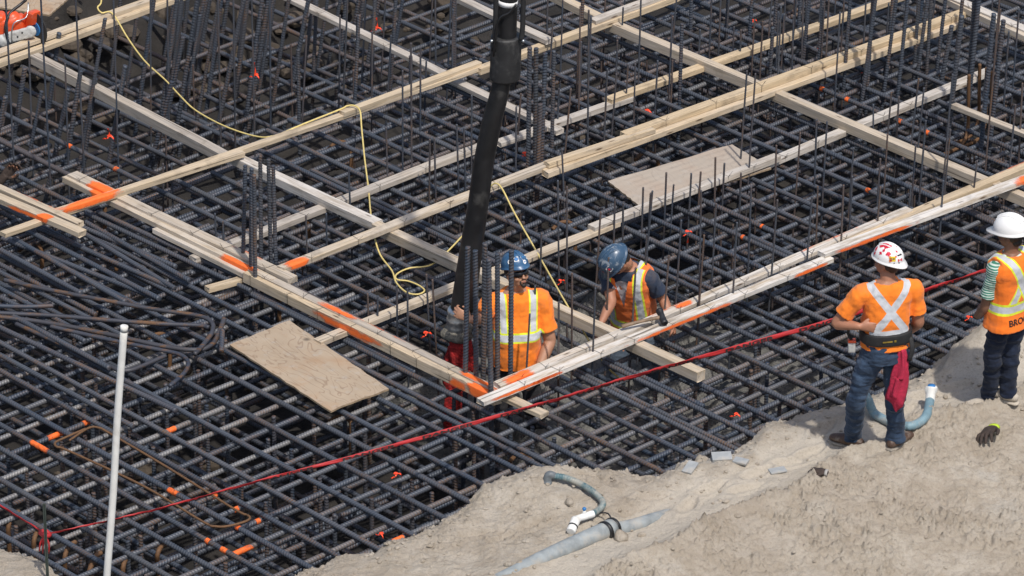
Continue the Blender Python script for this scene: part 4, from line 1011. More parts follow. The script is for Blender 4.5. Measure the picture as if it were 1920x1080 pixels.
# pump hose
def at_h(x, y, base, lean=0):
    """point above the ground plan point base seen at row y"""
    p = Vector(base); lo_, hi_ = -2.0, 6.0
    for _ in range(40):
        m = (lo_+hi_)/2
        if px(p+Z*m)[1] > y: lo_ = m
        else: hi_ = m
    k = FPX/((p+Z*lo_-CAM).dot(FW)); q = p+Z*lo_; q.x = CAM.x+(x-960)/k; return q
HB = P(862, 640, .1)+Vector((0, .05, 0))
hp = lambda x, y: at_h(x, y, HB)
root = empty('concrete_pump_hose', hp(860, 610), 'thick black concrete pump hose hanging down to the goateed man', 'hose')
off = root.location
pts = [(868, 578), (876, 520), (886, 450), (897, 380), (908, 300), (922, 230), (935, 180), (943, 140)]
wds = [23, 22, 20.5, 19, 18.5, 18, 17, 16]
link('hose', new_mesh('hose', *tube([hp(x, y)-off for x, y in pts], [w/SPX for w in wds], 20, 5)), RUBBER, root)
V, F = rings([hp(948, y)-off+Vector(((yy)*.02, 0, 0)) for y, yy in ((147, -.3), (146.5, -.3), (145, -.3), (143.5, -.3), (120, 0), (95, .1), (70, .2), (68, .2), (67, .2), (66.5, .2))], [Z]*10, *[[.085, .114, .118, .119, .119, .118, .117, .116, .113, .085]]*2, n=26)
slv = link('sleeve', new_mesh('sleeve', V, F), RUBBER2, root)
link('upper_hose', new_mesh('upper_hose', *tube([hp(950, 80)-off, hp(951, 30)-off, hp(953, -30)-off, hp(956, -180)-off, hp(965, -420)-off], .076, 20, 3)), RUBBER, root)
link('white_collar', new_mesh('white_collar', *tube([hp(951, 8)-off, hp(952, -1)-off], .079, 20, 1)), WHITE, root)
for sx, x0, y1 in ((-1, 926, 88), (1, 977, 68)):
    link('strap', new_mesh('strap', *tube([hp(x0, y1)-off+Vector((0, -.08, 0)), hp(x0+3, 40)-off+Vector((0, -.07, 0)), hp(x0+5, -60)-off+Vector((0, -.06, 0))], .020, 8, 3, (1, 0, 0), .012)), BLACKSTRAP, root)
    link('bolt', new_mesh('bolt', *ball(hp(x0+sx*4, 68)-off+Vector((0, -.09, 0)), .014, .014, .014, None, 8, 6)), CHROME, root)
link('cable', new_mesh('cable', *tube([hp(925, 95)-off+Vector((0, -.11, 0)), hp(934, 30)-off+Vector((0, -.1, 0)), hp(955, 14)-off+Vector((0, -.1, 0)), hp(968, -2)-off+Vector((0, -.1, 0))], .009, 6, 4)), RUBBER, root)
cp = lambda y: hp(862+(578-y)*.06, y)-off
V, F = rings([cp(y) for y in (578, 581, 585, 590, 595, 600, 604, 608, 614, 618)], [Z]*10, [.09, .096, .097, .088, .099, .100, .092, .098, .099, .09], [.09, .096, .097, .088, .099, .100, .092, .098, .099, .09], n=22)
link('coupling', new_mesh('coupling', V, F), CHROME, root)
link('crusted_flange', union('crusted_flange', [rings([cp(y) for y in (614, 620, 628, 634)], [Z]*4, [.10, .118, .122, .09], [.10, .118, .122, .09], n=22)], .01, 1, lambda c: .016*fbm(c*16, 3, 5).astype(np.float32)), MUD, root)
shapes = [tube([hp(862, 628)-off, hp(861, 660)-off, hp(858, 700)-off, hp(852, 760)-off, hp(850, 800)-off], [.085, .088, .082, .085, .07], 16, 4), tube([hp(845, 650)-off, hp(838, 690)-off, hp(836, 722)-off], [.03, .04, .02], 10, 3), tube([hp(880, 640)-off, hp(884, 672)-off, hp(886, 700)-off], [.03, .034, .02], 10, 3)]
link('red_sock', union('red_sock', shapes, .010, 1, lambda c: (.020*fbm(c*np.array([16, 16, 5]), 3, 9)).astype(np.float32)), REDSOCK, root)

# sand-bank pipes and litter
def ribbed(pts, r, per=.02, k=8):
    C = catmull(pts, k); acc = [0.0]
    for i in range(1, len(C)): acc.append(acc[-1]+(C[i]-C[i-1]).length)
    A = np.array([tuple(p) for p in C]); n = int(acc[-1]/per*4); ts = np.linspace(0, acc[-1], n)
    S = [Vector([np.interp(s, acc, A[:, j]) for j in range(3)]) for s in ts]
    rr = [r*(1+.07*(1 if (i % 4) < 2 else -1)*.6) for i in range(n)]
    return rings(S, tangents(S), rr, rr, n=14)
def near_hose():
    o = SP(1030, 905); root = empty('drain_hose', o, 'curved teal hose with grey elbow and white fitting on the sand', 'hose')
    H = [SP(x, y, .05)-o for x, y in [(1040, 903), (1060, 907), (1085, 917), (1110, 932), (1127, 948), (1130, 958), (1122, 967), (1108, 976)]]
    link('hose', new_mesh('hose', *ribbed(H, .024)), TEAL, root)
    e = H[0]; link('elbow', union('elbow', [tube([e, e+Vector((-.035, 0, .012)), e+Vector((-.05, 0, -.005)), e+Vector((-.055, -.01, -.05))], [.027, .031, .032, .033], 12, 3), tube([e+Vector((-.055, -.01, -.04)), e+Vector((-.055, -.012, -.075))], .038, 12, 1)], .006, 1), plain('grey_fitting', (.13, .145, .155), .5), root)
    f = H[-1]; g = SP(1080, 987, .06)-o; h = SP(1070, 1004, .03)-o
    wf = link('white_fitting', union('white_fitting', [tube([f+(f-g)*.2, f, g], [.027, .029, .026], 12, 1), tube([g+Vector((0, 0, .015)), g, h], [.034, .036, .036], 12, 1), tube([f.lerp(g, .45), f.lerp(g, .45)+Z*.05], [.017, .014], 8, 1)], .006, 1), PVC, root)
    link('joint_ring', new_mesh('joint_ring', *tube([g.lerp(h, .55), g.lerp(h, .65)], .0375, 14, 1)), RUBBER, wf)
    link('valve_knob', new_mesh('valve_knob', *ball(f.lerp(g, .45)+Z*.065, .016, .016, .014, None, 8, 6)), BLUE, wf)
near_hose()
def far_hose():
    o = SP(1690, 800); root = empty('suction_hose', o, 'bent blue hose with white coupling behind the legs of the man', 'hose')
    H = [SP(x, y, .04)-o for x, y in [(1600, 748), (1615, 765), (1640, 785), (1670, 801), (1700, 808), (1722, 802), (1737, 787), (1743, 768)]]; H[-1].z += .04
    link('hose', new_mesh('hose', *ribbed(H, .034)), plain('blue_ribbed_hose', (.17, .27, .315), .55, 0, .2, 12, .2, dirt=((.42, .37, .30), 7, .5, .6)), root)
    e = H[-1]; t = e+Vector((.012, .05, .09))
    wf = link('coupling', union('coupling', [tube([e-Z*.01, e.lerp(t, .5), t], [.04, .037, .045], 12, 1), ball(e.lerp(t, .8)+Vector((.035, 0, 0)), .015, .015, .03), ball(e.lerp(t, .75)+Vector((-.035, 0, 0)), .015, .015, .03)], .006, 1), PVC, root)
    link('inner_plug', new_mesh('inner_plug', *tube([t-Z*.005, t+Z*.012], .03, 12, 1)), BLUE, wf)
    link('end_cuff', new_mesh('end_cuff', *tube([H[0], H[0]+(H[0]-H[1]).normalized()*.1], .045, 12, 1)), RUBBER, root)
far_hose()
def big_pipe():
    o = SP(1140, 1005); root = empty('discharge_pipe', o, 'half buried grey discharge pipe with collar at the bottom centre', 'pipe')
    q = lambda x, y, l: SP(x, y, l)-o
    link('pipe', new_mesh('pipe', *tube([q(890, 1094, -.05), q(960, 1068, -.03), q(1010, 1048, -.01), (q(1070, 1026, .012)), q(1138, 1000, .03)], [.035, .05, .056, .063, .066], 20, 5)), PIPEGREY, root)
    link('far_pipe', new_mesh('far_pipe', *tube([q(1142, 998, .022), q(1180, 990, .008), q(1220, 974, -.008), q(1256, 954, -.045)], [.05, .056, .052, .045], 18, 5)), PIPEGREY, root)
    a, b_ = q(1134, 1003, .03), q(1148, 996, .03)
    cl = link('collar', new_mesh('collar', *tube([a, b_], [.073, .071], 20, 1)), PIPEGREY, root)
    for p in (a, b_): link('gasket', new_mesh('gasket', *tube([p-(b_-a)*.1, p+(b_-a)*.18], .0765, 20, 1)), RUBBER, cl)
    link('clip', new_mesh('clip', *tube([b_+Z*.05, b_+Vector((-.03, .05, .09)), b_+Vector((-.09, .11, .06))], .006, 6, 3)), IRON, cl)
big_pipe()
def slab(x, y, sx, sy, szz, rz, tilt, label):
    tag(link('stone_slab', MB().add(*box((0, 0, 0), sx, sy, szz, Matrix.Rotation(rz, 3, 'Z') @ Matrix.Rotation(tilt, 3, 'X'), .004)).mesh('stone_slab', False), STONE, None, SP(x, y)+Z*(szz*.4+.008)), label, 'stone slab')
slab(1353, 861, .15, .09, .03, .1, .25, 'biggest grey block lying on the sand bank'); slab(1294, 880, .08, .13, .02, -.5, .25, 'pale slab left of the biggest grey block'); slab(1389, 868, .11, .07, .02, -.45, .1, 'thin grey slab right of the biggest grey block'); slab(1458, 885, .13, .07, .014, .35, .1, 'blue grey chip half buried left of the glove')
def glove(x, y, rz, curl, label, cuff, s=1.0, tilt=0):
    o = SP(x, y); M = Matrix.Rotation(rz, 3, 'Z') @ Matrix.Rotation(tilt, 3, 'X')
    q = lambda *a: M @ (Vector(a)*s)+Z*.045
    sh = [tube([q(0, 0, 0), q(.05, 0, .005), q(.10, .0, .004)], [.04*s, .048*s, .042*s], 12, 3, M @ Vector((0, 1, 0)), [.02*s, .026*s, .018*s], True)]
    for i, (dy, ln) in enumerate(((-.036, .055), (-.012, .07), (.012, .065), (.036, .045))):
        sh.append(tube([q(.09, dy, 0), q(.09+ln*.5, dy*1.25, .012-curl*.01), q(.09+ln, dy*1.4, -curl*.028)], [.013*s, .012*s, .010*s], 8, 3, None, None, True))
    sh.append(tube([q(.03, .035, 0), q(.06, .07, .004), q(.09, .075, -.008)], [.015*s, .013*s, .011*s], 8, 3, None, None, True))
    r = empty('work_glove', o, label, 'glove')
    link('glove_shell', union('glove_shell', sh, .005, 1), GLOVE, r)
    link('cuff', new_mesh('cuff', *tube([q(-.012, 0, 0), q(.012, 0, 0)], [.044*s, .042*s], 14, 1, M @ Vector((0, 1, 0)), [.026*s, .024*s])), cuff, r)
glove(1549, 896, R(165), 1, 'grey and black glove lying flat on the sand path', plain('grey_cuff', (.40, .38, .35), .8), .85)
glove(1862, 812, R(238), 1.2, 'dark brown glove with lime cuff lying at the right', LIME, 1.2, .35)

# sledge hammer on the boards
def hammer():
    a = P(1166, 612, .245); b_ = P(1241, 594, .265); r = empty('sledge_hammer', a, 'old sledge hammer with wooden handle lying across the double boards', 'hammer')
    link('handle', new_mesh('handle', *tube([Vector(), (b_-a)*.5+Z*.004, b_-a], [.017, .014, .016], 10, 4, None, [.013, .012, .013])), HICKORY, r)
    d = (b_-a).normalized(); c = Vector((.25, -.75, -.35)).normalized(); h = b_-a
    link('head', union('head', [tube([h-c*.075, h-c*.06, h-c*.03, h+c*.03, h+c*.06, h+c*.075], [.026, .032, .027, .027, .032, .026], 12, 2)], .005, 0), IRON, r)
hammer()

# cut-off saw
def saw():
    o = P(52, 66, .21); r = empty('cut_off_saw', o, 'orange and grey cut-off saw resting on the pale double boards', 'saw')
    S = lambda x, y, dep=0.0: Vector(((x-52)/SPX, dep, (66-y)/(SPX*.893)))
    link('engine_housing', union('engine_housing', [box(S(12, 47, .02), .30, .17, .15, Matrix.Rotation(-.15, 3, 'Y'), .03), box(S(-12, 40, .02), .16, .16, .16, None, .03), ball(S(22, 32, .02), .07, .07, .06)], .008, 2), PAINTORANGE, r)
    N = Vector((.74, .67, 0)); E1 = Vector((-.67, .74, 0)); bc = S(71, 51, -.02)
    mb = MB(); n_ = 18
    for k in range(n_+1):
        t = R(-50+150*k/n_)
        for rr, yy in ((.05, -.06), (.155, -.055), (.168, -.04), (.168, .03), (.05, .035)): mb.V.append(bc+E1*(rr*math.cos(t))+Z*(rr*math.sin(t))+N*yy)
    for k in range(n_):
        for q in range(5): mb.F.append((k*5+q, k*5+(q+1) % 5, k*5+5+(q+1) % 5, k*5+5+q))
    mb.F.append((0, 1, 2, 3, 4)); mb.F.append(tuple(n_*5+4-q for q in range(5)))
    link('blade_guard', mb.mesh('blade_guard', False), PAINTORANGE, r)
    V, F = rings([bc-N*.005, bc+N*.004], [N, N], [.150, .150], [.150, .150], n=40)
    bl = link('blade', new_mesh('blade', V, F, False), DISC, r)
    link('blade_hub', new_mesh('blade_hub', *rings([bc-N*.014, bc+N*.01], [N, N], [.062, .062], [.062, .062], n=24), False), BLUE, bl)
    link('belt_arm', union('belt_arm', [box(S(34, 57, -.10), .24, .035, .105, Matrix.Rotation(-.28, 3, 'Y') , .014), ball(S(60, 50, -.095), .055, .02, .058), ball(S(2, 70, -.09), .06, .035, .065)], .007, 1, lambda c: .003*fbm(c*30, 3, 4).astype(np.float32)), MACHGREY, r)
    link('front_handle', new_mesh('front_handle', *tube([S(20, 84, -.1), S(12, 60, -.11), S(10, 38, -.09), S(18, 22, 0), S(38, 12, .08), S(50, 4, .1)], .014, 8, 4)), RUBBER, r)
    link('wire_guard', new_mesh('wire_guard', *tube([S(24, 80, -.12), S(22, 55, -.12), S(28, 32, -.1), S(52, 26, -.04), S(55, 5, .05)], .006, 6, 4)), CHROME, r)
    link('foot', new_mesh('foot', *tube([S(18, 82, -.1), S(32, 84, -.1), S(40, 78, -.06)], .013, 8, 3)), RUBBER, r)
    for bx, by in ((14, 54), (34, 58), (18, 72), (44, 50)): link('bolt', new_mesh('bolt', *ball(S(bx, by, -.12), .009, .006, .009, None, 8, 5)), RUBBER2, r)
    link('exhaust', new_mesh('exhaust', *box(S(50, 70, .02), .05, .08, .06, None, .01)), RUBBER2, r)
saw()

# ------------------------------------------------------------------ people
def sect(table, T, n=20, power=2.5):
    C = []; r1 = []; r2 = []
    for (z, rx, ry, yo, *xo) in table: C.append(T @ Vector((xo[0] if xo else 0, yo, z))); r1.append(rx); r2.append(ry)
    C2 = catmull(C, 3); a = lin(r1, 3); b = lin(r2, 3)
    up = (T.to_3x3() @ Z).normalized(); ux = (T.to_3x3() @ Vector((1, 0, 0))).normalized()
    return rings(C2, [up]*len(C2), a, b, ux, n=n, power=power)
def hand(wr, d, nrm, s=1.0, curl=.6, thumb=1):
    """palm, four fingers and thumb; d points along the fingers, nrm out of the palm"""
    d = Vector(d).normalized(); nrm = Vector(nrm); nrm = (nrm-d*nrm.dot(d)).normalized(); sd = d.cross(nrm)*thumb
    q = lambda a, b, c: wr+(d*a+sd*b+nrm*c)*s
    sh = [tube([q(-.02, 0, 0), q(.02, 0, 0), q(.06, .002, 0), q(.095, 0, 0)], [.027*s, .034*s, .043*s, .04*s], 12, 3, sd, [.021*s, .019*s, .016*s, .012*s], True)]
    for b, ln, a0 in ((.031, .068, .092), (.0105, .078, .096), (-.0105, .072, .093), (-.031, .056, .086)):
        pts = [q(a0-.01, b, 0)]; ang = curl*.55; pos = Vector((a0, b*1.08, 0)); pts.append(q(*pos))
        for k, f in enumerate((.45, .32, .25)):
            pos = pos+Vector((math.cos(ang)*ln*f, b*.06, math.sin(ang)*ln*f)); pts.append(q(*pos)); ang += curl*.75
        sh.append(tube(pts, [.0098*s, .0098*s, .0092*s, .0085*s, .0075*s], 8, 2, None, None, True))
    sh.append(tube([q(.015, .026, .004), q(.04, .05, .014), q(.064, .058, .026), q(.084, .052, .036)], [.015*s, .0125*s, .011*s, .009*s], 8, 2, None, None, True))
    return sh
def head_shapes(H, s=1.0, nose=1.0):
    s = s*.94
    R3 = H.to_3x3(); q = lambda *a: H @ (Vector(a)*s)
    B = lambda c, rx, ry, rz: ball(q(*c), rx*s, ry*s, rz*s, R3, 18, 12)
    return [B((0, .008, .02), .076, .098, .098), B((0, -.02, -.035), .064, .072, .078), B((0, -.045, -.078), .042, .045, .034), B((0, -.070, -.092), .024, .022, .018), B((0, -.098, -.022), .013, .018*nose, .03), B((0, -.106, -.034), .017, .014*nose, .012),
            B((.032, -.080, .012), .026, .014, .012), B((-.032, -.080, .012), .026, .014, .012), B((.042, -.062, -.035), .024, .026, .024), B((-.042, -.062, -.035), .024, .026, .024), B((0, -.088, -.066), .024, .012, .009), B((0, -.088, -.056), .025, .012, .008),
            B((.078, .012, -.012), .010, .022, .033), B((-.078, .012, -.012), .010, .022, .033)]
def rest_attr(me, T):
    n = len(me.vertices); co = np.empty(n*3, np.float32); me.vertices.foreach_get('co', co); co = co.reshape(-1, 3)
    Ti = np.array(T.inverted()); r = co@Ti[:3, :3].T+Ti[:3, 3]
    at = me.attributes.new('rest', 'FLOAT_VECTOR', 'POINT'); at.data.foreach_set('vector', r.astype(np.float32).ravel()); return r
def wr(scale, amp, seed):
    return lambda c: (amp*fbm(c*np.array(scale), 4, seed)).astype(np.float32)
def limb(a, b, c, r, k=5, n=14, extra=None):
    return tube([a, a.lerp(b, .5), b, b.lerp(c, .35), c], r, n, k, None, None, True)
HATC = (.106, .130, .108)
def hat_point(d, off=1.0):
    d = Vector(d); k = 1/math.sqrt((d.x/HATC[0])**2+(d.y/HATC[1])**2+(d.z/HATC[2])**2); return d*k*off
def hard_hat(parent, H, s, mat, visor=1.0, flip=False, name='hard_hat', lift=.056):
    Hh = H @ Matrix.Translation(Vector((0, .006, lift))*s) @ (Matrix.Rotation(math.pi, 4, 'Z') if flip else Matrix()) @ Matrix.Scale(s, 4)
    n = 40; m = 10; V = []; F = []
    def ringpts(z, k, brim=0.0, dz=0.0):
        for i in range(n):
            a = 2*math.pi*i/n; ca, sa = math.cos(a), math.sin(a)
            f = max(0, -sa)**3
            V.append(Hh @ Vector((HATC[0]*k*ca*(1+brim*.05), HATC[1]*k*sa-f*brim*visor*.052-(brim*.012*sa*-1 if sa > 0 else 0), z+dz-f*brim*.014)))
    for j in range(m+1):
        th = (math.pi/2)*(1-j/m); zz = HATC[2]*math.sin(th); kk = max(math.cos(th), .02)
        ringpts(zz*1.0, kk)
    ringpts(-.012, 1.005); ringpts(-.018, 1.03, 1.0); ringpts(-.024, 1.03, 1.0); ringpts(-.018, .97)
    tot = len(V)//n
    for j in range(tot-1):
        for i in range(n): F.append((j*n+i, (j+1)*n+i, (j+1)*n+(i+1) % n, j*n+(i+1) % n))
    F.append(tuple(range(n)))
    o = link(name, new_mesh(name, V, F), mat, parent)
    # raised crown ridge
    mb = MB()
    for x in (0, .035, -.035):
        pts = [Hh @ hat_point((x/.118, math.cos(t)*-1, math.sin(t)+.02), 1.0) for t in [R(a) for a in range(35, 150, 10)]]
        mb.add(*tube(pts, .006*s if x else .009*s, 8, 2, None, None, True))
    link('crown_ridge', mb.mesh('crown_ridge'), mat, o)
    return o, Hh
def sticker(o, Hh, az, el, poly, mat, roll=0.0, name='sticker', lift=1.015, faces=None):
    """a flat print wrapped on the shell; poly in metres round the point at azimuth az (0 = front), elevation el"""
    az, el = R(az), R(el); c = Vector((math.sin(az)*math.cos(el)*HATC[0], -math.cos(az)*math.cos(el)*HATC[1], math.sin(el)*HATC[2])); nn = Vector((c.x/HATC[0]**2, c.y/HATC[1]**2, c.z/HATC[2]**2)).normalized()
    ux = Z.cross(nn).normalized(); uy = nn.cross(ux)
    cr, sr = math.cos(roll), math.sin(roll)
    V = [Hh @ hat_point(c+ux*(x*cr-y*sr)+uy*(x*sr+y*cr), lift) for x, y in poly]
    return link(name, new_mesh(name, V, faces or [tuple(range(len(V)))], False), mat, o)
RECT = lambda a, b: [(-a, -b), (a, -b), (a, b), (-a, b)]
CIRC = lambda r: [(r*math.cos(t*math.pi/8), r*math.sin(t*math.pi/8)) for t in range(16)]
LEAF = [(0, 1), (.16, .68), (.36, .76), (.28, .36), (.5, .56), (.58, .42), (.86, .44), (.76, .2), (.88, .1), (.5, -.2), (.56, -.36), (.08, -.30), (.06, -.75)]
LEAF = LEAF+[(-x, y) for x, y in reversed(LEAF) if x > 0]
leaf = lambda r: [(x*r, y*r) for x, y in LEAF]
def leaf_faces():
    n = len(LEAF); return [(i, (i+1) % n, n) for i in range(n)]
def boots(parent, ankles, dirs, mat, s=1.0, sole=SOLE):
    for a, d in zip(ankles, dirs):
        d = Vector(d).normalized(); g = Vector((a.x, a.y, a.z))
        sh = [tube([g+Z*.06, g+Z*.0, g-Z*.045+d*.01], [.05*s, .052*s, .052*s], 14, 2, None, None, True), tube([g-Z*.052-d*.055*s, g-Z*.045+d*.03*s, g-Z*.058+d*.11*s, g-Z*.066+d*.175*s], [.042*s, .05*s, .05*s, .04*s], 14, 3, Z.cross(d), [.042*s, .05*s, .040*s, .028*s], True)]
        b = link('boot', union('boot', sh, .006, 2), mat, parent)
        so = tube([g-Z*.098-d*.085*s, g-Z*.098+d*.03*s, g-Z*.098+d*.12*s, g-Z*.098+d*.20*s], [.040*s, .046*s, .053*s, .035*s], 16, 3, Z.cross(d), [.016]*4, True)
        link('sole', union('sole', [so], .006, 1), sole, b)
def person(name, base, spec, label):
    s = spec.get('s', 1.0); root = empty('person', base, label, 'person')
    hipz = spec.get('hipz', .94)*s; T = Matrix.Translation(Vector(spec.get('hip', (0, 0, 0)))+Z*hipz) @ Matrix.Rotation(R(spec['yaw']), 4, 'Z') @ Matrix.Rotation(R(spec.get('roll', 0)), 4, 'Y') @ Matrix.Rotation(R(-spec.get('lean', 0)), 4, 'X') if False else \
        Matrix.Translation(Vector(spec.get('hip', (0, 0, 0)))+Z*hipz) @ Matrix.Rotation(R(spec['yaw']), 4, 'Z') @ Matrix.Rotation(R(spec.get('roll', 0)), 4, 'Y') @ Matrix.Rotation(R(spec.get('lean', 0)), 4, 'X')
    f = spec.get('fat', 1.0)
    TB = [(-.12, .165, .115, .0), (0, .160*(.5+.5*f), .115*f, -.01*(f-1)*5), (.14, .155*(.5+.5*f), .112*f, -.015*(f-1)*5), (.28, .175, .118, .0), (.38, .182, .110, .005), (.44, .165, .092, .008), (.485, .115, .075, .008), (.52, .06, .06, .004)]
    sc = lambda tb, g, gy=None: [(z*s, (rx+g)*s, (ry+(gy if gy is not None else g))*s, yo*s) for z, rx, ry, yo in tb]
    Hm = T @ Matrix.Translation(Vector((spec.get('hx', 0), -.02-spec.get('hfwd', 0), .66+spec.get('hup', 0)))*s) @ Matrix.Rotation(R(spec.get('hyaw', 0)), 4, 'Z') @ Matrix.Rotation(R(spec.get('hpitch', 0)), 4, 'X') @ Matrix.Rotation(R(spec.get('hroll', 0)), 4, 'Y')
    sw = spec.get('sw', .185)
    SH = {k: T @ (Vector((sx*sw, .0, .415))*s) for k, sx in (('L', 1), ('R', -1))}
    HP = {k: T @ (Vector((sx*.085, .0, -.06))*s) for k, sx in (('L', 1), ('R', -1))}
    body = [sect(sc(TB, 0), T), tube([T @ (Vector((0, .01, .46))*s), T @ (Vector((0, .0, .53))*s), Hm @ (Vector((0, .012, -.075))*s), Hm @ (Vector((0, .01, -.02))*s)], [.066*s, .058*s, .057*s, .055*s], 14, 3)]+head_shapes(Hm, s)
    EL, WR = spec['elbow'], spec['wrist']
    for k in 'LR':
        e = Vector(EL[k]); w_ = Vector(WR[k]); am = spec.get('arm', 1.0)
        body.append(tube([SH[k].lerp(e, .02), SH[k].lerp(e, .4), SH[k].lerp(e, .8), e, e.lerp(w_, .3), e.lerp(w_, .75), w_], [x*s*am for x in (.056, .052, .045, .042, .043, .033, .027)], 14, 4, None, None, True))
        hd = spec['hand'][k]; body += hand(w_+(Vector(hd[0]).normalized()*.02*s), hd[0], hd[1], s*1.02, hd[2], hd[3])
    KN, AN = spec['knee'], spec['ankle']
    for k in 'LR':
        kn_, an = Vector(KN[k]), Vector(AN[k])
        body.append(tube([HP[k], HP[k].lerp(kn_, .5), kn_, kn_.lerp(an, .35), an, an-Z*.04], [x*s for x in (.078, .070, .052, .052, .038, .040)], 14, 4, None, None, True))
        d = Vector(spec['toe'][k]).normalized(); body.append(tube([an-Z*.045*s-d*.04*s, an-Z*.05*s+d*.06*s, an-Z*.06*s+d*.15*s], [.036*s, .038*s, .025*s], 10, 3, None, None, True))
    bo = link('body', union('body', body, .0055, 2), spec['skin'], root)
    # trousers
    g = spec.get('leg', 1.0)
    tr = [sect([(-.16*s, .158*s, .125*s, .0), (-.10*s, .172*s, .132*s, 0), (-.02*s, .168*s*(.6+.4*f), .125*s*f, 0), (.05*s, .16*s*(.6+.4*f), .118*s*f, 0)], T)]
    for k in 'LR':
        kn_, an = Vector(KN[k]), Vector(AN[k])
        tr.append(tube([HP[k]+Z*.03, HP[k].lerp(kn_, .35), HP[k].lerp(kn_, .75), kn_, kn_.lerp(an, .3), kn_.lerp(an, .8), an+Z*.0, an-Z*spec.get('cuff', .05)], [x*s*g for x in (.095, .096, .080, .074, .073, .070, .070, .072)], 16, 4))
    lo_ = union('trousers', tr, .0075, 3, lambda c: (.011*fbm(c*np.array([9, 9, 13]), 3, spec['seed'])+.006*fbm(c*np.array([7, 7, 34]), 2, spec['seed']+3)).astype(np.float32))
    link(spec.get('trn', 'jeans'), lo_, spec['trousers'], root)
    boots(root, [Vector(AN[k]) for k in 'LR'], [spec['toe'][k] for k in 'LR'], spec['boot'], s, spec.get('sole', SOLE))
    # shirt with sleeves
    hem = spec.get('hem', -.14)
    ST = [(hem, .178*(.4+.6*f), .135*f, 0), (0, .172*(.45+.55*f), .128*f, -.01*(f-1)*5), (.14, .170*(.45+.55*f), .128*f, -.018*(f-1)*5), (.28, .186, .130, 0), (.38, .190, .120, .005), (.44, .182, .116, .008), (.48, .140, .098, .010), (.508, .088, .080, .006)]
    sh = [sect([(z*s, rx*s, ry*s, yo*s) for z, rx, ry, yo in ST], T)]
    for k in 'LR':
        e = Vector(EL[k]); ln = spec.get('sleeve', .62); end = SH[k].lerp(e, ln); am = spec.get('arm', 1.0)
        inn = T @ (Vector(((.11 if k == 'L' else -.11), .0, .415))*s)
        sh.append(tube([inn, SH[k], SH[k].lerp(e, ln*.5), SH[k].lerp(e, ln*.85), end], [x*s*am for x in (.070, .070, .066, .068, .071)], 16, 4))
    sm = union('shirt', sh, .0065, 3, lambda c: (.009*fbm(c*np.array([8, 8, 11]), 3, spec['seed']+7)+.005*fbm(c*np.array([22, 22, 12]), 2, spec['seed']+9)).astype(np.float32))
    rest_attr(sm, T); so = link('shirt', sm, spec['shirt'], root)
    vo = None
    if 'vest' in spec:
        VT = [(z, rx+.016+.016*(z > .3), ry+.016+.012*(z > .3), yo) for z, rx, ry, yo in ST]; VT[0] = (spec.get('vhem', hem), VT[0][1]+.01, VT[0][2]+.01, 0)
        vs = [sect([(z*s, rx*s, ry*s, yo*s) for z, rx, ry, yo in VT], T)]
        for k in 'LR':
            inn = T @ (Vector(((.09 if k == 'L' else -.09), .0, .42))*s); vs.append(tube([inn, SH[k]+(T.to_3x3() @ Vector((0, 0, .004)))], [.098*s, .096*s], 16, 3))
        vm_ = union('vest', vs, .0065, 3, lambda c: (.007*fbm(c*np.array([8, 8, 11]), 3, spec['seed']+17)).astype(np.float32))
        r = rest_attr(vm_, T)
        if spec.get('vneck'):
            bm = bmesh.new(); bm.from_mesh(vm_); bm.verts.ensure_lookup_table()
            kill = []
            for fc in bm.faces:
                c = np.mean([r[v.index] for v in fc.verts], axis=0)/s
                if c[1] < .02 and c[2] > .20 and abs(c[0]) < (c[2]-.20)*.22: kill.append(fc)
                elif c[2] > .47 and abs(c[0]) < .085: kill.append(fc)
            bmesh.ops.delete(bm, geom=kill, context='FACES'); bm.to_mesh(vm_); bm.free()
        vo = link('safety_vest', vm_, spec['vest'], root)
    return dict(root=root, T=T, H=Hm, s=s, body=bo, shirt=so, vest=vo, SH=SH)
ORG = (.93, .225, .022); SIL = (.53, .545, .57); YEL = (.72, .80, .04); NAVY = (.022, .034, .062)
def brace(x0, z0, x1, z1, hw=.028, side=-1, y=True):
    return ([((x0, z0), (x1, z1), hw+.013, YEL, side)] if y else [])+[((x0, z0), (x1, z1), hw, SIL, side)]
# the goateed man in the pit
S1 = brace(.125, .52, .115, .20, .023)+brace(-.125, .52, -.115, .20, .023)+[((-.165, .165), (.165, .165), .042, YEL, 0), ((-.165, .165), (.165, .165), .027, SIL, 0)]
C_w1 = M_cloth('orange_tshirt_front_stripes', ORG, S1)
b1 = P(968, 693, -.10)+Vector((0, .02, 0)); b1.z = -.86
hb = lambda x, y, base, dep=0.0: at_h(x, y, Vector((base.x, base.y+dep, 0)))-base
hold = hb(872, 604, b1, (HB.y-.11)-b1.y); 
w1 = person('w1', b1, dict(yaw=8, lean=0, seed=3, fat=1.22, skin=SKIN1, sw=.20, arm=1.12, hyaw=24, hpitch=-20, hup=.0,
    elbow=dict(L=hb(1031, 640, b1, -.02), R=hb(903, 596, b1, -.10)), wrist=dict(L=hb(1008, 697, b1, -.20), R=hb(884, 600, b1, -.17)),
    hand=dict(L=((-.3, -.6, -.7), (-1, .2, 0), .7, -1), R=((-.75, .15, .35), (-.2, 1, 0), 1.0, -1)),
    knee=dict(L=(.13, -.02, .50), R=(-.12, -.04, .50)), ankle=dict(L=(.17, .06, .11), R=(-.15, .02, .11)), toe=dict(L=(.3, -1, 0), R=(-.3, -1, 0)),
    trousers=M_denim('dark_work_trousers', (.016, .016, .018), (.035, .034, .036)), trn='trousers', boot=RUBBER, shirt=C_w1, sleeve=.72, hem=-.13), 'person in an orange striped shirt and blue helmet gripping the pump hose')
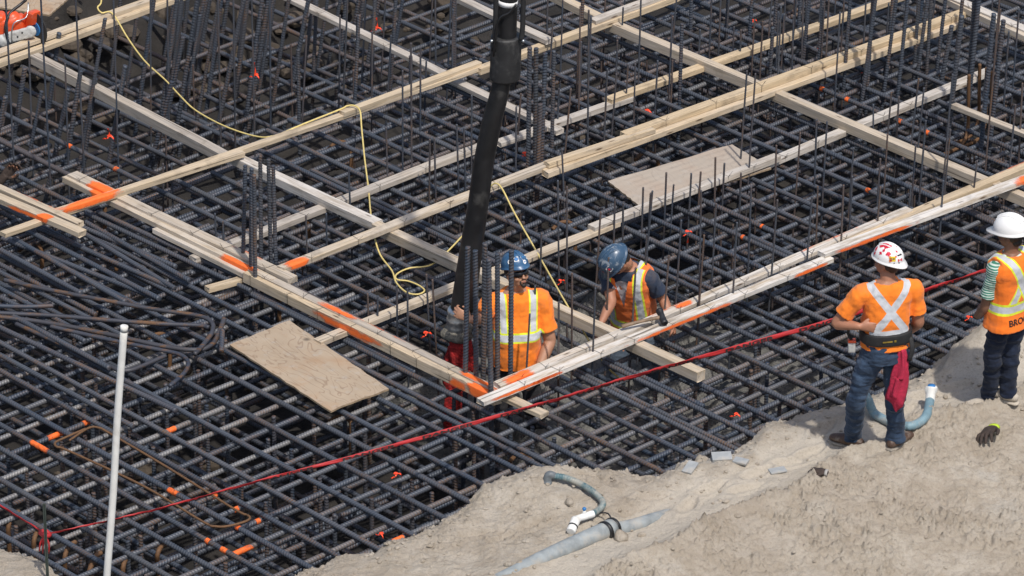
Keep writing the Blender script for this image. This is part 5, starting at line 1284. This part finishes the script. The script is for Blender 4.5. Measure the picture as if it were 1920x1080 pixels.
def face_kit(W, glasses=True, beard=False, brow=True):
    H, s = W['H'], W['s']; q = lambda *a: H @ (Vector(a)*s); R3 = H.to_3x3()
    if glasses:
        V = []; F = []; n = 14
        for i in range(n+1):
            a = -1.15+2.3*i/n
            for dz, rr in ((.022, 1.0), (-.003, 1.02), (-.022, .98)):
                dd = dz*(1 if abs(a) > .12 else .55); V.append(q(.083*math.sin(a)*rr, .005-.105*math.cos(a)*rr, .004+dd))
        for i in range(n):
            for k in range(2): F.append((i*3+k, i*3+3+k, i*3+4+k, i*3+1+k))
        me = new_mesh('sunglasses', V, F); o = link('sunglasses', me, LENS, W['root'])
        sm = o.modifiers.new('th', 'SOLIDIFY'); sm.thickness = .006
        link('temple_arms', MB().add(*tube([q(.082, -.045, .012), q(.085, .02, .008)], .004*s, 6, 1)).add(*tube([q(-.082, -.045, .012), q(-.085, .02, .008)], .004*s, 6, 1)).mesh('temple_arms'), LENS, o)
    link('mouth', union('mouth', [ball(q(0, -.0985, -.063), .019*s, .007*s, .0055*s, R3, 10, 6)], .002, 1), LIP, W['root'])
    if beard:
        link('goatee', union('goatee', [ball(q(0, -.078, -.092), .022*s, .018*s, .020*s, R3), ball(q(.025, -.079, -.068), .006*s, .011*s, .020*s, R3), ball(q(-.025, -.079, -.068), .006*s, .011*s, .020*s, R3), ball(q(0, -.092, -.045), .024*s, .009*s, .0045*s, R3)], .003, 1), HAIR, W['root'])
    else:
        for sx in (-1, 1):
            link('eyebrow', new_mesh('eyebrow', *ball(q(.034*sx, -.092, .028), .018*s, .006*s, .004*s, R3, 8, 5)), HAIR, W['root'])
def hair_band(W, low=-.05, back=True):
    H, s = W['H'], W['s']; q = lambda *a: H @ (Vector(a)*s)
    link('hair', union('hair', [ball(q(0, .035, .025), .080*s, .078*s, .085*s, H.to_3x3()), ball(q(0, .062, low), .055*s, .038*s, .045*s, H.to_3x3())], .005, 1), HAIR, W['root'])
face_kit(w1, True, True); hair_band(w1, -.03)
HATBLUE = M_hat('blue_helmet_shell', (.035, .105, .215), (.10, .19, .30)); HATDUST = M_hat('dusty_blue_helmet_shell', (.042, .085, .145), (.32, .36, .40)); HATWHITE = M_hat('white_helmet_shell', (.80, .79, .77))
o, Hh = hard_hat(w1['root'], w1['H'], .97, HATBLUE, .30, False, 'hard_hat', .076)
for az, el, sh, m_ in ((-52, 22, CIRC(.021), WHITE), (-22, 30, RECT(.019, .021), WHITE), (24, 28, RECT(.034, .020), WHITE), (14, 10, CIRC(.017), WHITE), (52, 24, RECT(.02, .018), WHITE)): sticker(o, Hh, az, el, sh, m_)
sticker(o, Hh, -22, 30, RECT(.012, .012), BLUE, 0, 'sticker_print', 1.022); sticker(o, Hh, 24, 32, RECT(.026, .003), BLUE, 0, 'sticker_print', 1.022); sticker(o, Hh, 14, 10, RECT(.011, .003), BLUE, 0, 'sticker_print', 1.022)
# the bowed man in the vest
S2 = brace(.128, .52, .125, .02, .024)+brace(-.128, .52, -.125, .02, .024)+[((-.4, -.02), (.4, -.02), .045, YEL, 0), ((-.4, -.02), (.4, -.02), .024, SIL, 0)]+brace(.09, .5, -.06, .05, .025, 1)+brace(-.09, .5, .06, .05, .025, 1)
C_v2 = M_cloth('orange_vest_front_stripes', (.93, .19, .03), S2)
C_s2 = M_cloth('navy_shirt_grey_chest', NAVY, [((0, .36), (0, .0), .085, (.46, .45, .47), -1)])
b2 = P(1189, 586, -.07); b2.z = -1.0
w2 = person('w2', b2, dict(yaw=-24, lean=20, seed=11, fat=1.02, skin=SKIN3, sw=.18, hyaw=-42, hpitch=42, hfwd=.07, hup=-.01, hx=-.02, s=1.0,
    elbow=dict(L=hb(1243, 560, b2, -.16), R=hb(1146, 566, b2, -.28)), wrist=dict(L=hb(1262, 606, b2, -.33), R=hb(1128, 604, b2, -.46)),
    hand=dict(L=((.1, -.5, -.8), (-1, 0, 0), .5, -1), R=((-.3, -.5, -.8), (.6, -.6, 0), .5, 1)),
    knee=dict(L=(.13, -.05, .50), R=(-.12, -.08, .50)), ankle=dict(L=(.16, .08, .11), R=(-.14, .03, .11)), toe=dict(L=(.1, -1, 0), R=(-.5, -1, 0)),
    trousers=M_denim('faded_blue_jeans', (.035, .055, .085), (.13, .16, .20)), boot=RUBBER, shirt=C_s2, sleeve=.70, vest=C_v2, vneck=True, hem=-.14), 'person in an orange open vest and dusty blue helmet bowing over the boards')
face_kit(w2, True, False); hair_band(w2, -.03)
o, Hh = hard_hat(w2['root'], w2['H'], 1.02, HATDUST)
sticker(o, Hh, 62, 26, RECT(.022, .024), WHITE, .3); sticker(o, Hh, 62, 26, RECT(.009, .009), MAPLE, .3, 'sticker_print', 1.022); sticker(o, Hh, 15, 14, RECT(.013, .010), MAPLE, 0)
# the man with the rag, seen from behind
S3 = [((-.135, .47), (.12, .12), .029, SIL, 1), ((.135, .47), (-.12, .12), .029, SIL, 1), ((-.13, .115), (.13, .115), .022, SIL, 1), ((.115, .5), (.115, .02), .028, SIL, -1), ((-.115, .5), (-.115, .02), .028, SIL, -1)]
C_w3 = M_cloth('orange_tshirt_back_cross', ORG, S3)
b3 = SP(1640, 852)
def px3(x, y, base, dep): return at_h(x, y, Vector((base.x, base.y+dep, 0)))-base
f3 = dict(L=SP(1594, 838)-b3, R=SP(1682, 838)-b3)
w3 = person('w3', b3, dict(yaw=192, lean=1, seed=23, fat=1.10, s=.97, skin=SKIN3, hip=(.05, .0, 0), hipz=.985, sw=.205, arm=1.08, hyaw=38, hpitch=-6, hup=-.01, roll=0,
    elbow=dict(L=px3(1569, 606, b3, -.02), R=px3(1722, 604, b3, .06)), wrist=dict(L=px3(1610, 612, b3, -.12), R=px3(1706, 620, b3, .22)),
    hand=dict(L=((.95, .0, -.08), (0, 1, 0), .35, 1), R=((-.6, .3, -.2), (0, -1, .2), .5, 1)),
    knee=dict(L=px3(1606, 742, b3, .03), R=px3(1677, 745, b3, .05)), ankle=dict(L=f3['L']+Vector((.02, 0, .105)), R=f3['R']+Vector((-.01, 0, .105))), toe=dict(L=(-.75, .45, 0), R=(.45, .5, 0)),
    trousers=M_denim('blue_jeans', (.018, .034, .066), (.062, .10, .165)), boot=LEATHER, shirt=C_w3, sleeve=.70, hem=-.035, leg=1.0), 'person in an orange shirt with silver cross, seen from behind, one hand on the hip')
face_kit(w3, False, False); hair_band(w3, -.02)
o, Hh = hard_hat(w3['root'], w3['H'], .93, HATWHITE, .8, True)
for k in range(26):
    az = random.uniform(-150, -52); el = random.uniform(8, 78)
    sticker(o, Hh, az, el, leaf(random.choice([.014, .018, .022, .026]))+[(0, 0)], MAPLE, random.uniform(0, 6), 'maple_print', 1.014+.0006*k, leaf_faces())
for az, el, r_ in ((-20, 50, .014), (20, 66, .015), (-30, 30, .012)): sticker(o, Hh, az, el, leaf(r_)+[(0, 0)], MAPLE, az, 'maple_print', 1.016, leaf_faces())
sticker(o, Hh, -118, 10, RECT(.035, .022), MAPLE, .1, 'maple_print', 1.013); sticker(o, Hh, -46, 20, RECT(.024, .020), YELLOWL, .1, 'sticker', 1.035)
def hat_text(o, Hh, az, el, s, body, mat, roll=0, lift=1.024):
    TV, TF = text_polys(body, s); mx = (min(v.x for v in TV)+max(v.x for v in TV))/2; my = (min(v.y for v in TV)+max(v.y for v in TV))/2
    sticker(o, Hh, az, el, [(v.x-mx, v.y-my) for v in TV], mat, roll, 'sticker_print', lift, TF)
hat_text(o, Hh, -46, 20, .030, 'DM', INK, .1, 1.045)
sticker(o, Hh, -8, 34, RECT(.022, .006), INK, 0, 'sticker_print', 1.022)
for dx in (-.0155, .0155): sticker(o, Hh, -12, 14, [(x+dx, y) for x, y in RECT(.0055, .011)], MAPLE, 0, 'sticker_print', 1.022)
sticker(o, Hh, -12, 14, leaf(.009)+[(0, 0)], MAPLE, 0, 'sticker_print', 1.023, leaf_faces())
sticker(o, Hh, -28, 2, RECT(.026, .005), INK, 0, 'sticker_print')
# belt, pouch and rag
def belt(W):
    T, s = W['T'], W['s']; r = W['root']
    V, F = sect([(z*s, rx*s, ry*s, -.003) for z, rx, ry in ((.022, .192, .150), (.027, .202, .160), (.100, .200, .158), (.105, .190, .150))], T, 28, 2.4)
    bl = link('back_belt', new_mesh('back_belt', V, F), BLACKSTRAP, r)
    mb = MB(); mb.add(*box(T @ (Vector((-.03, .158, .066))*s), .016, .004, .016, T.to_3x3())); mb.add(*box(T @ (Vector((.03, .158, .064))*s), .075, .004, .010, T.to_3x3()))
    link('emblem', mb.mesh('emblem', False), plain('gold_print', (.22, .15, .02), .6), bl)
    link('strap_end', new_mesh('strap_end', *tube([T @ (Vector((-.165, .10, .06))*s), T @ (Vector((-.172, .135, -.02))*s), T @ (Vector((-.15, .14, -.12))*s)], .019, 8, 3, T.to_3x3() @ Vector((1, 0, 0)), .005)), BLACKSTRAP, bl)
belt(w3)
pc = b3+px3(1597, 645, b3, -.02)
r = empty('tool_pouch', pc, 'small grey and red tape measure clipped at the hip of the man with the rag', 'tool')
link('case', MB().add(*box((0, 0, -.02), .055, .05, .085, None, .008)).mesh('case'), MACHGREY, r)
link('red_top', MB().add(*box((0, -.002, .028), .058, .052, .018, None, .004)).mesh('red_top'), PAINTORANGE, r)
link('clip_strap', new_mesh('clip_strap', *tube([(.0, .0, .03), (-.03, 0, .09), (-.015, 0, .16)], .012, 6, 3)), BLACKSTRAP, r)
rg = b3+px3(1688, 655, b3, -.10)
def rag():
    rows = 26; n = 22; V = []; F = []
    wid = lambda t: .028+.035*min(1, t*2.2)
    for j in range(rows):
        t = j/(rows-1); cx = .008-.02*t+.012*math.sin(t*5); z = -.46*t
        for k in range(n):
            a = 2*math.pi*k/n; fold = 1+.38*math.sin(a*4+t*3)+.18*math.sin(a*7-t*6); ww = wid(t)*(.45 if t > .97 else 1)
            zz = z-(.07*math.sin(a+.6)*t if t > .55 else 0)
            V.append((cx+ww*.8*math.cos(a)*fold, .55*ww*math.sin(a)*fold, zz))
    for j in range(rows-1):
        for k in range(n): F.append((j*n+k, (j+1)*n+k, (j+1)*n+(k+1) % n, j*n+(k+1) % n))
    F.append(tuple(range(n))); F.append(tuple((rows-1)*n+k for k in range(n-1, -1, -1)))
    tag(link('red_rag', new_mesh('red_rag', V, F), REDCLOTH, None, rg), 'crumpled red rag hanging from the belt of the man in jeans', 'rag')
rag()
# the woman in the vest at the right edge
S4 = brace(-.13, .5, .10, .05, .026, 1)+brace(.13, .5, -.10, .05, .026, 1)+brace(.11, .5, .11, .0, .026, -1)+brace(-.11, .5, -.11, .0, .026, -1)+[((-.4, .055), (.4, .055), .047, YEL, 0), ((-.4, .055), (.4, .055), .027, SIL, 0)]
C_v4 = M_cloth('orange_vest_back_cross', (.95, .20, .02), S4)
C_s4 = M_cloth('green_striped_shirt', (.02, .19, .125), (), .85, .05, None, ((.55, .66, .58), 52))
b4 = SP(1870, 768)
f4 = dict(R=SP(1852, 764)-b4, L=SP(1890, 752)-b4)
w4 = person('w4', b4, dict(yaw=222, lean=-1, seed=31, s=.91, skin=SKIN2, hip=(.04, .0, 0), hipz=.95, sw=.175, hyaw=16, hpitch=6,
    elbow=dict(L=px3(1846, 578, b4, -.05), R=px3(1942, 570, b4, .02)), wrist=dict(L=px3(1832, 592, b4, .12), R=px3(1922, 585, b4, .2)),
    hand=dict(L=((.2, .9, .05), (1, -.2, 0), .8, 1), R=((-.5, .8, 0), (0, 0, 1), .6, 1)),
    knee=dict(L=px3(1861, 675, b4, .04), R=px3(1895, 672, b4, .06)), ankle=dict(L=f4['R']+Vector((0, 0, .10)), R=f4['L']+Vector((0, 0, .10))), toe=dict(L=(-.75, -.1, 0), R=(-.5, .35, 0)),
    trousers=M_denim('dark_navy_jeans', (.010, .015, .032), (.024, .034, .062)), boot=SUEDE, sole=SUEDE, shirt=C_s4, sleeve=.66, hem=-.10, vest=C_v4, vhem=-.15, leg=1.0, fat=1.02), 'person in an orange vest and white helmet, seen from behind at the right edge')
face_kit(w4, False, False)
hair_band(w4, -.045)
o, Hh = hard_hat(w4['root'], w4['H'], 1.06, HATWHITE, 1.1)
sticker(o, Hh, -70, 32, RECT(.018, .005), MAPLE, 0, 'sticker_print'); sticker(o, Hh, -70, 20, RECT(.016, .003), MAPLE, 0, 'sticker_print')
def vest_text(W, body, size, x0, z0):
    me = W['vest'].data; bv = BVHTree.FromPolygons([v.co.copy() for v in me.vertices], [tuple(p.vertices) for p in me.polygons]); T = W['T']; R3 = T.to_3x3()
    TV, TF = text_polys(body, size, .0012); V = []
    for v in TV:
        p = T @ Vector((x0-v.x, .4, z0+v.y)); h = bv.ray_cast(p, R3 @ Vector((0, -1, 0)))
        V.append((h[0] if h[0] else p)+R3 @ Vector((0, .005, 0)))
    link('lettering', new_mesh('lettering', V, TF, False), INK, W['vest'])
vest_text(w4, 'BROCC', .070, .115, -.075)
# the person whose gloved hand shows at the left edge
b5 = P(-84, 420, -.35); b5.z = -.95
S5 = []
w5 = person('w5', b5, dict(yaw=60, lean=30, seed=41, skin=SKIN2, elbow=dict(L=hb(-22, 372, b5, -.02), R=hb(-90, 380, b5, -.1)), wrist=dict(L=hb(4, 336, b5, -.02), R=hb(-60, 370, b5, -.2)),
    hand=dict(L=((.5, .1, .6), (.3, -1, 0), .7, 1), R=((.6, 0, -.3), (0, 0, -1), .5, 1)), knee=dict(L=(.1, -.1, .5), R=(-.1, -.1, .5)), ankle=dict(L=(.12, .05, .11), R=(-.12, 0, .11)), toe=dict(L=(1, -.5, 0), R=(1, -.5, 0)),
    trousers=M_denim('work_jeans', (.02, .03, .05), (.05, .07, .1)), boot=LEATHER, shirt=M_cloth('plain_dark_shirt', NAVY), sleeve=.5), 'person mostly outside the left edge, reaching in with a dark gloved hand')
wl = hb(4, 336, b5, -.02); dl = Vector((.5, .1, .6)).normalized()
link('glove', union('glove', hand(wl+dl*.02, dl, (.3, -1, 0), 1.22, .7, 1)+[tube([wl-dl*.03, wl+dl*.05], [.038, .036], 12, 1)], .005, 1), GLOVE, w5['root'])
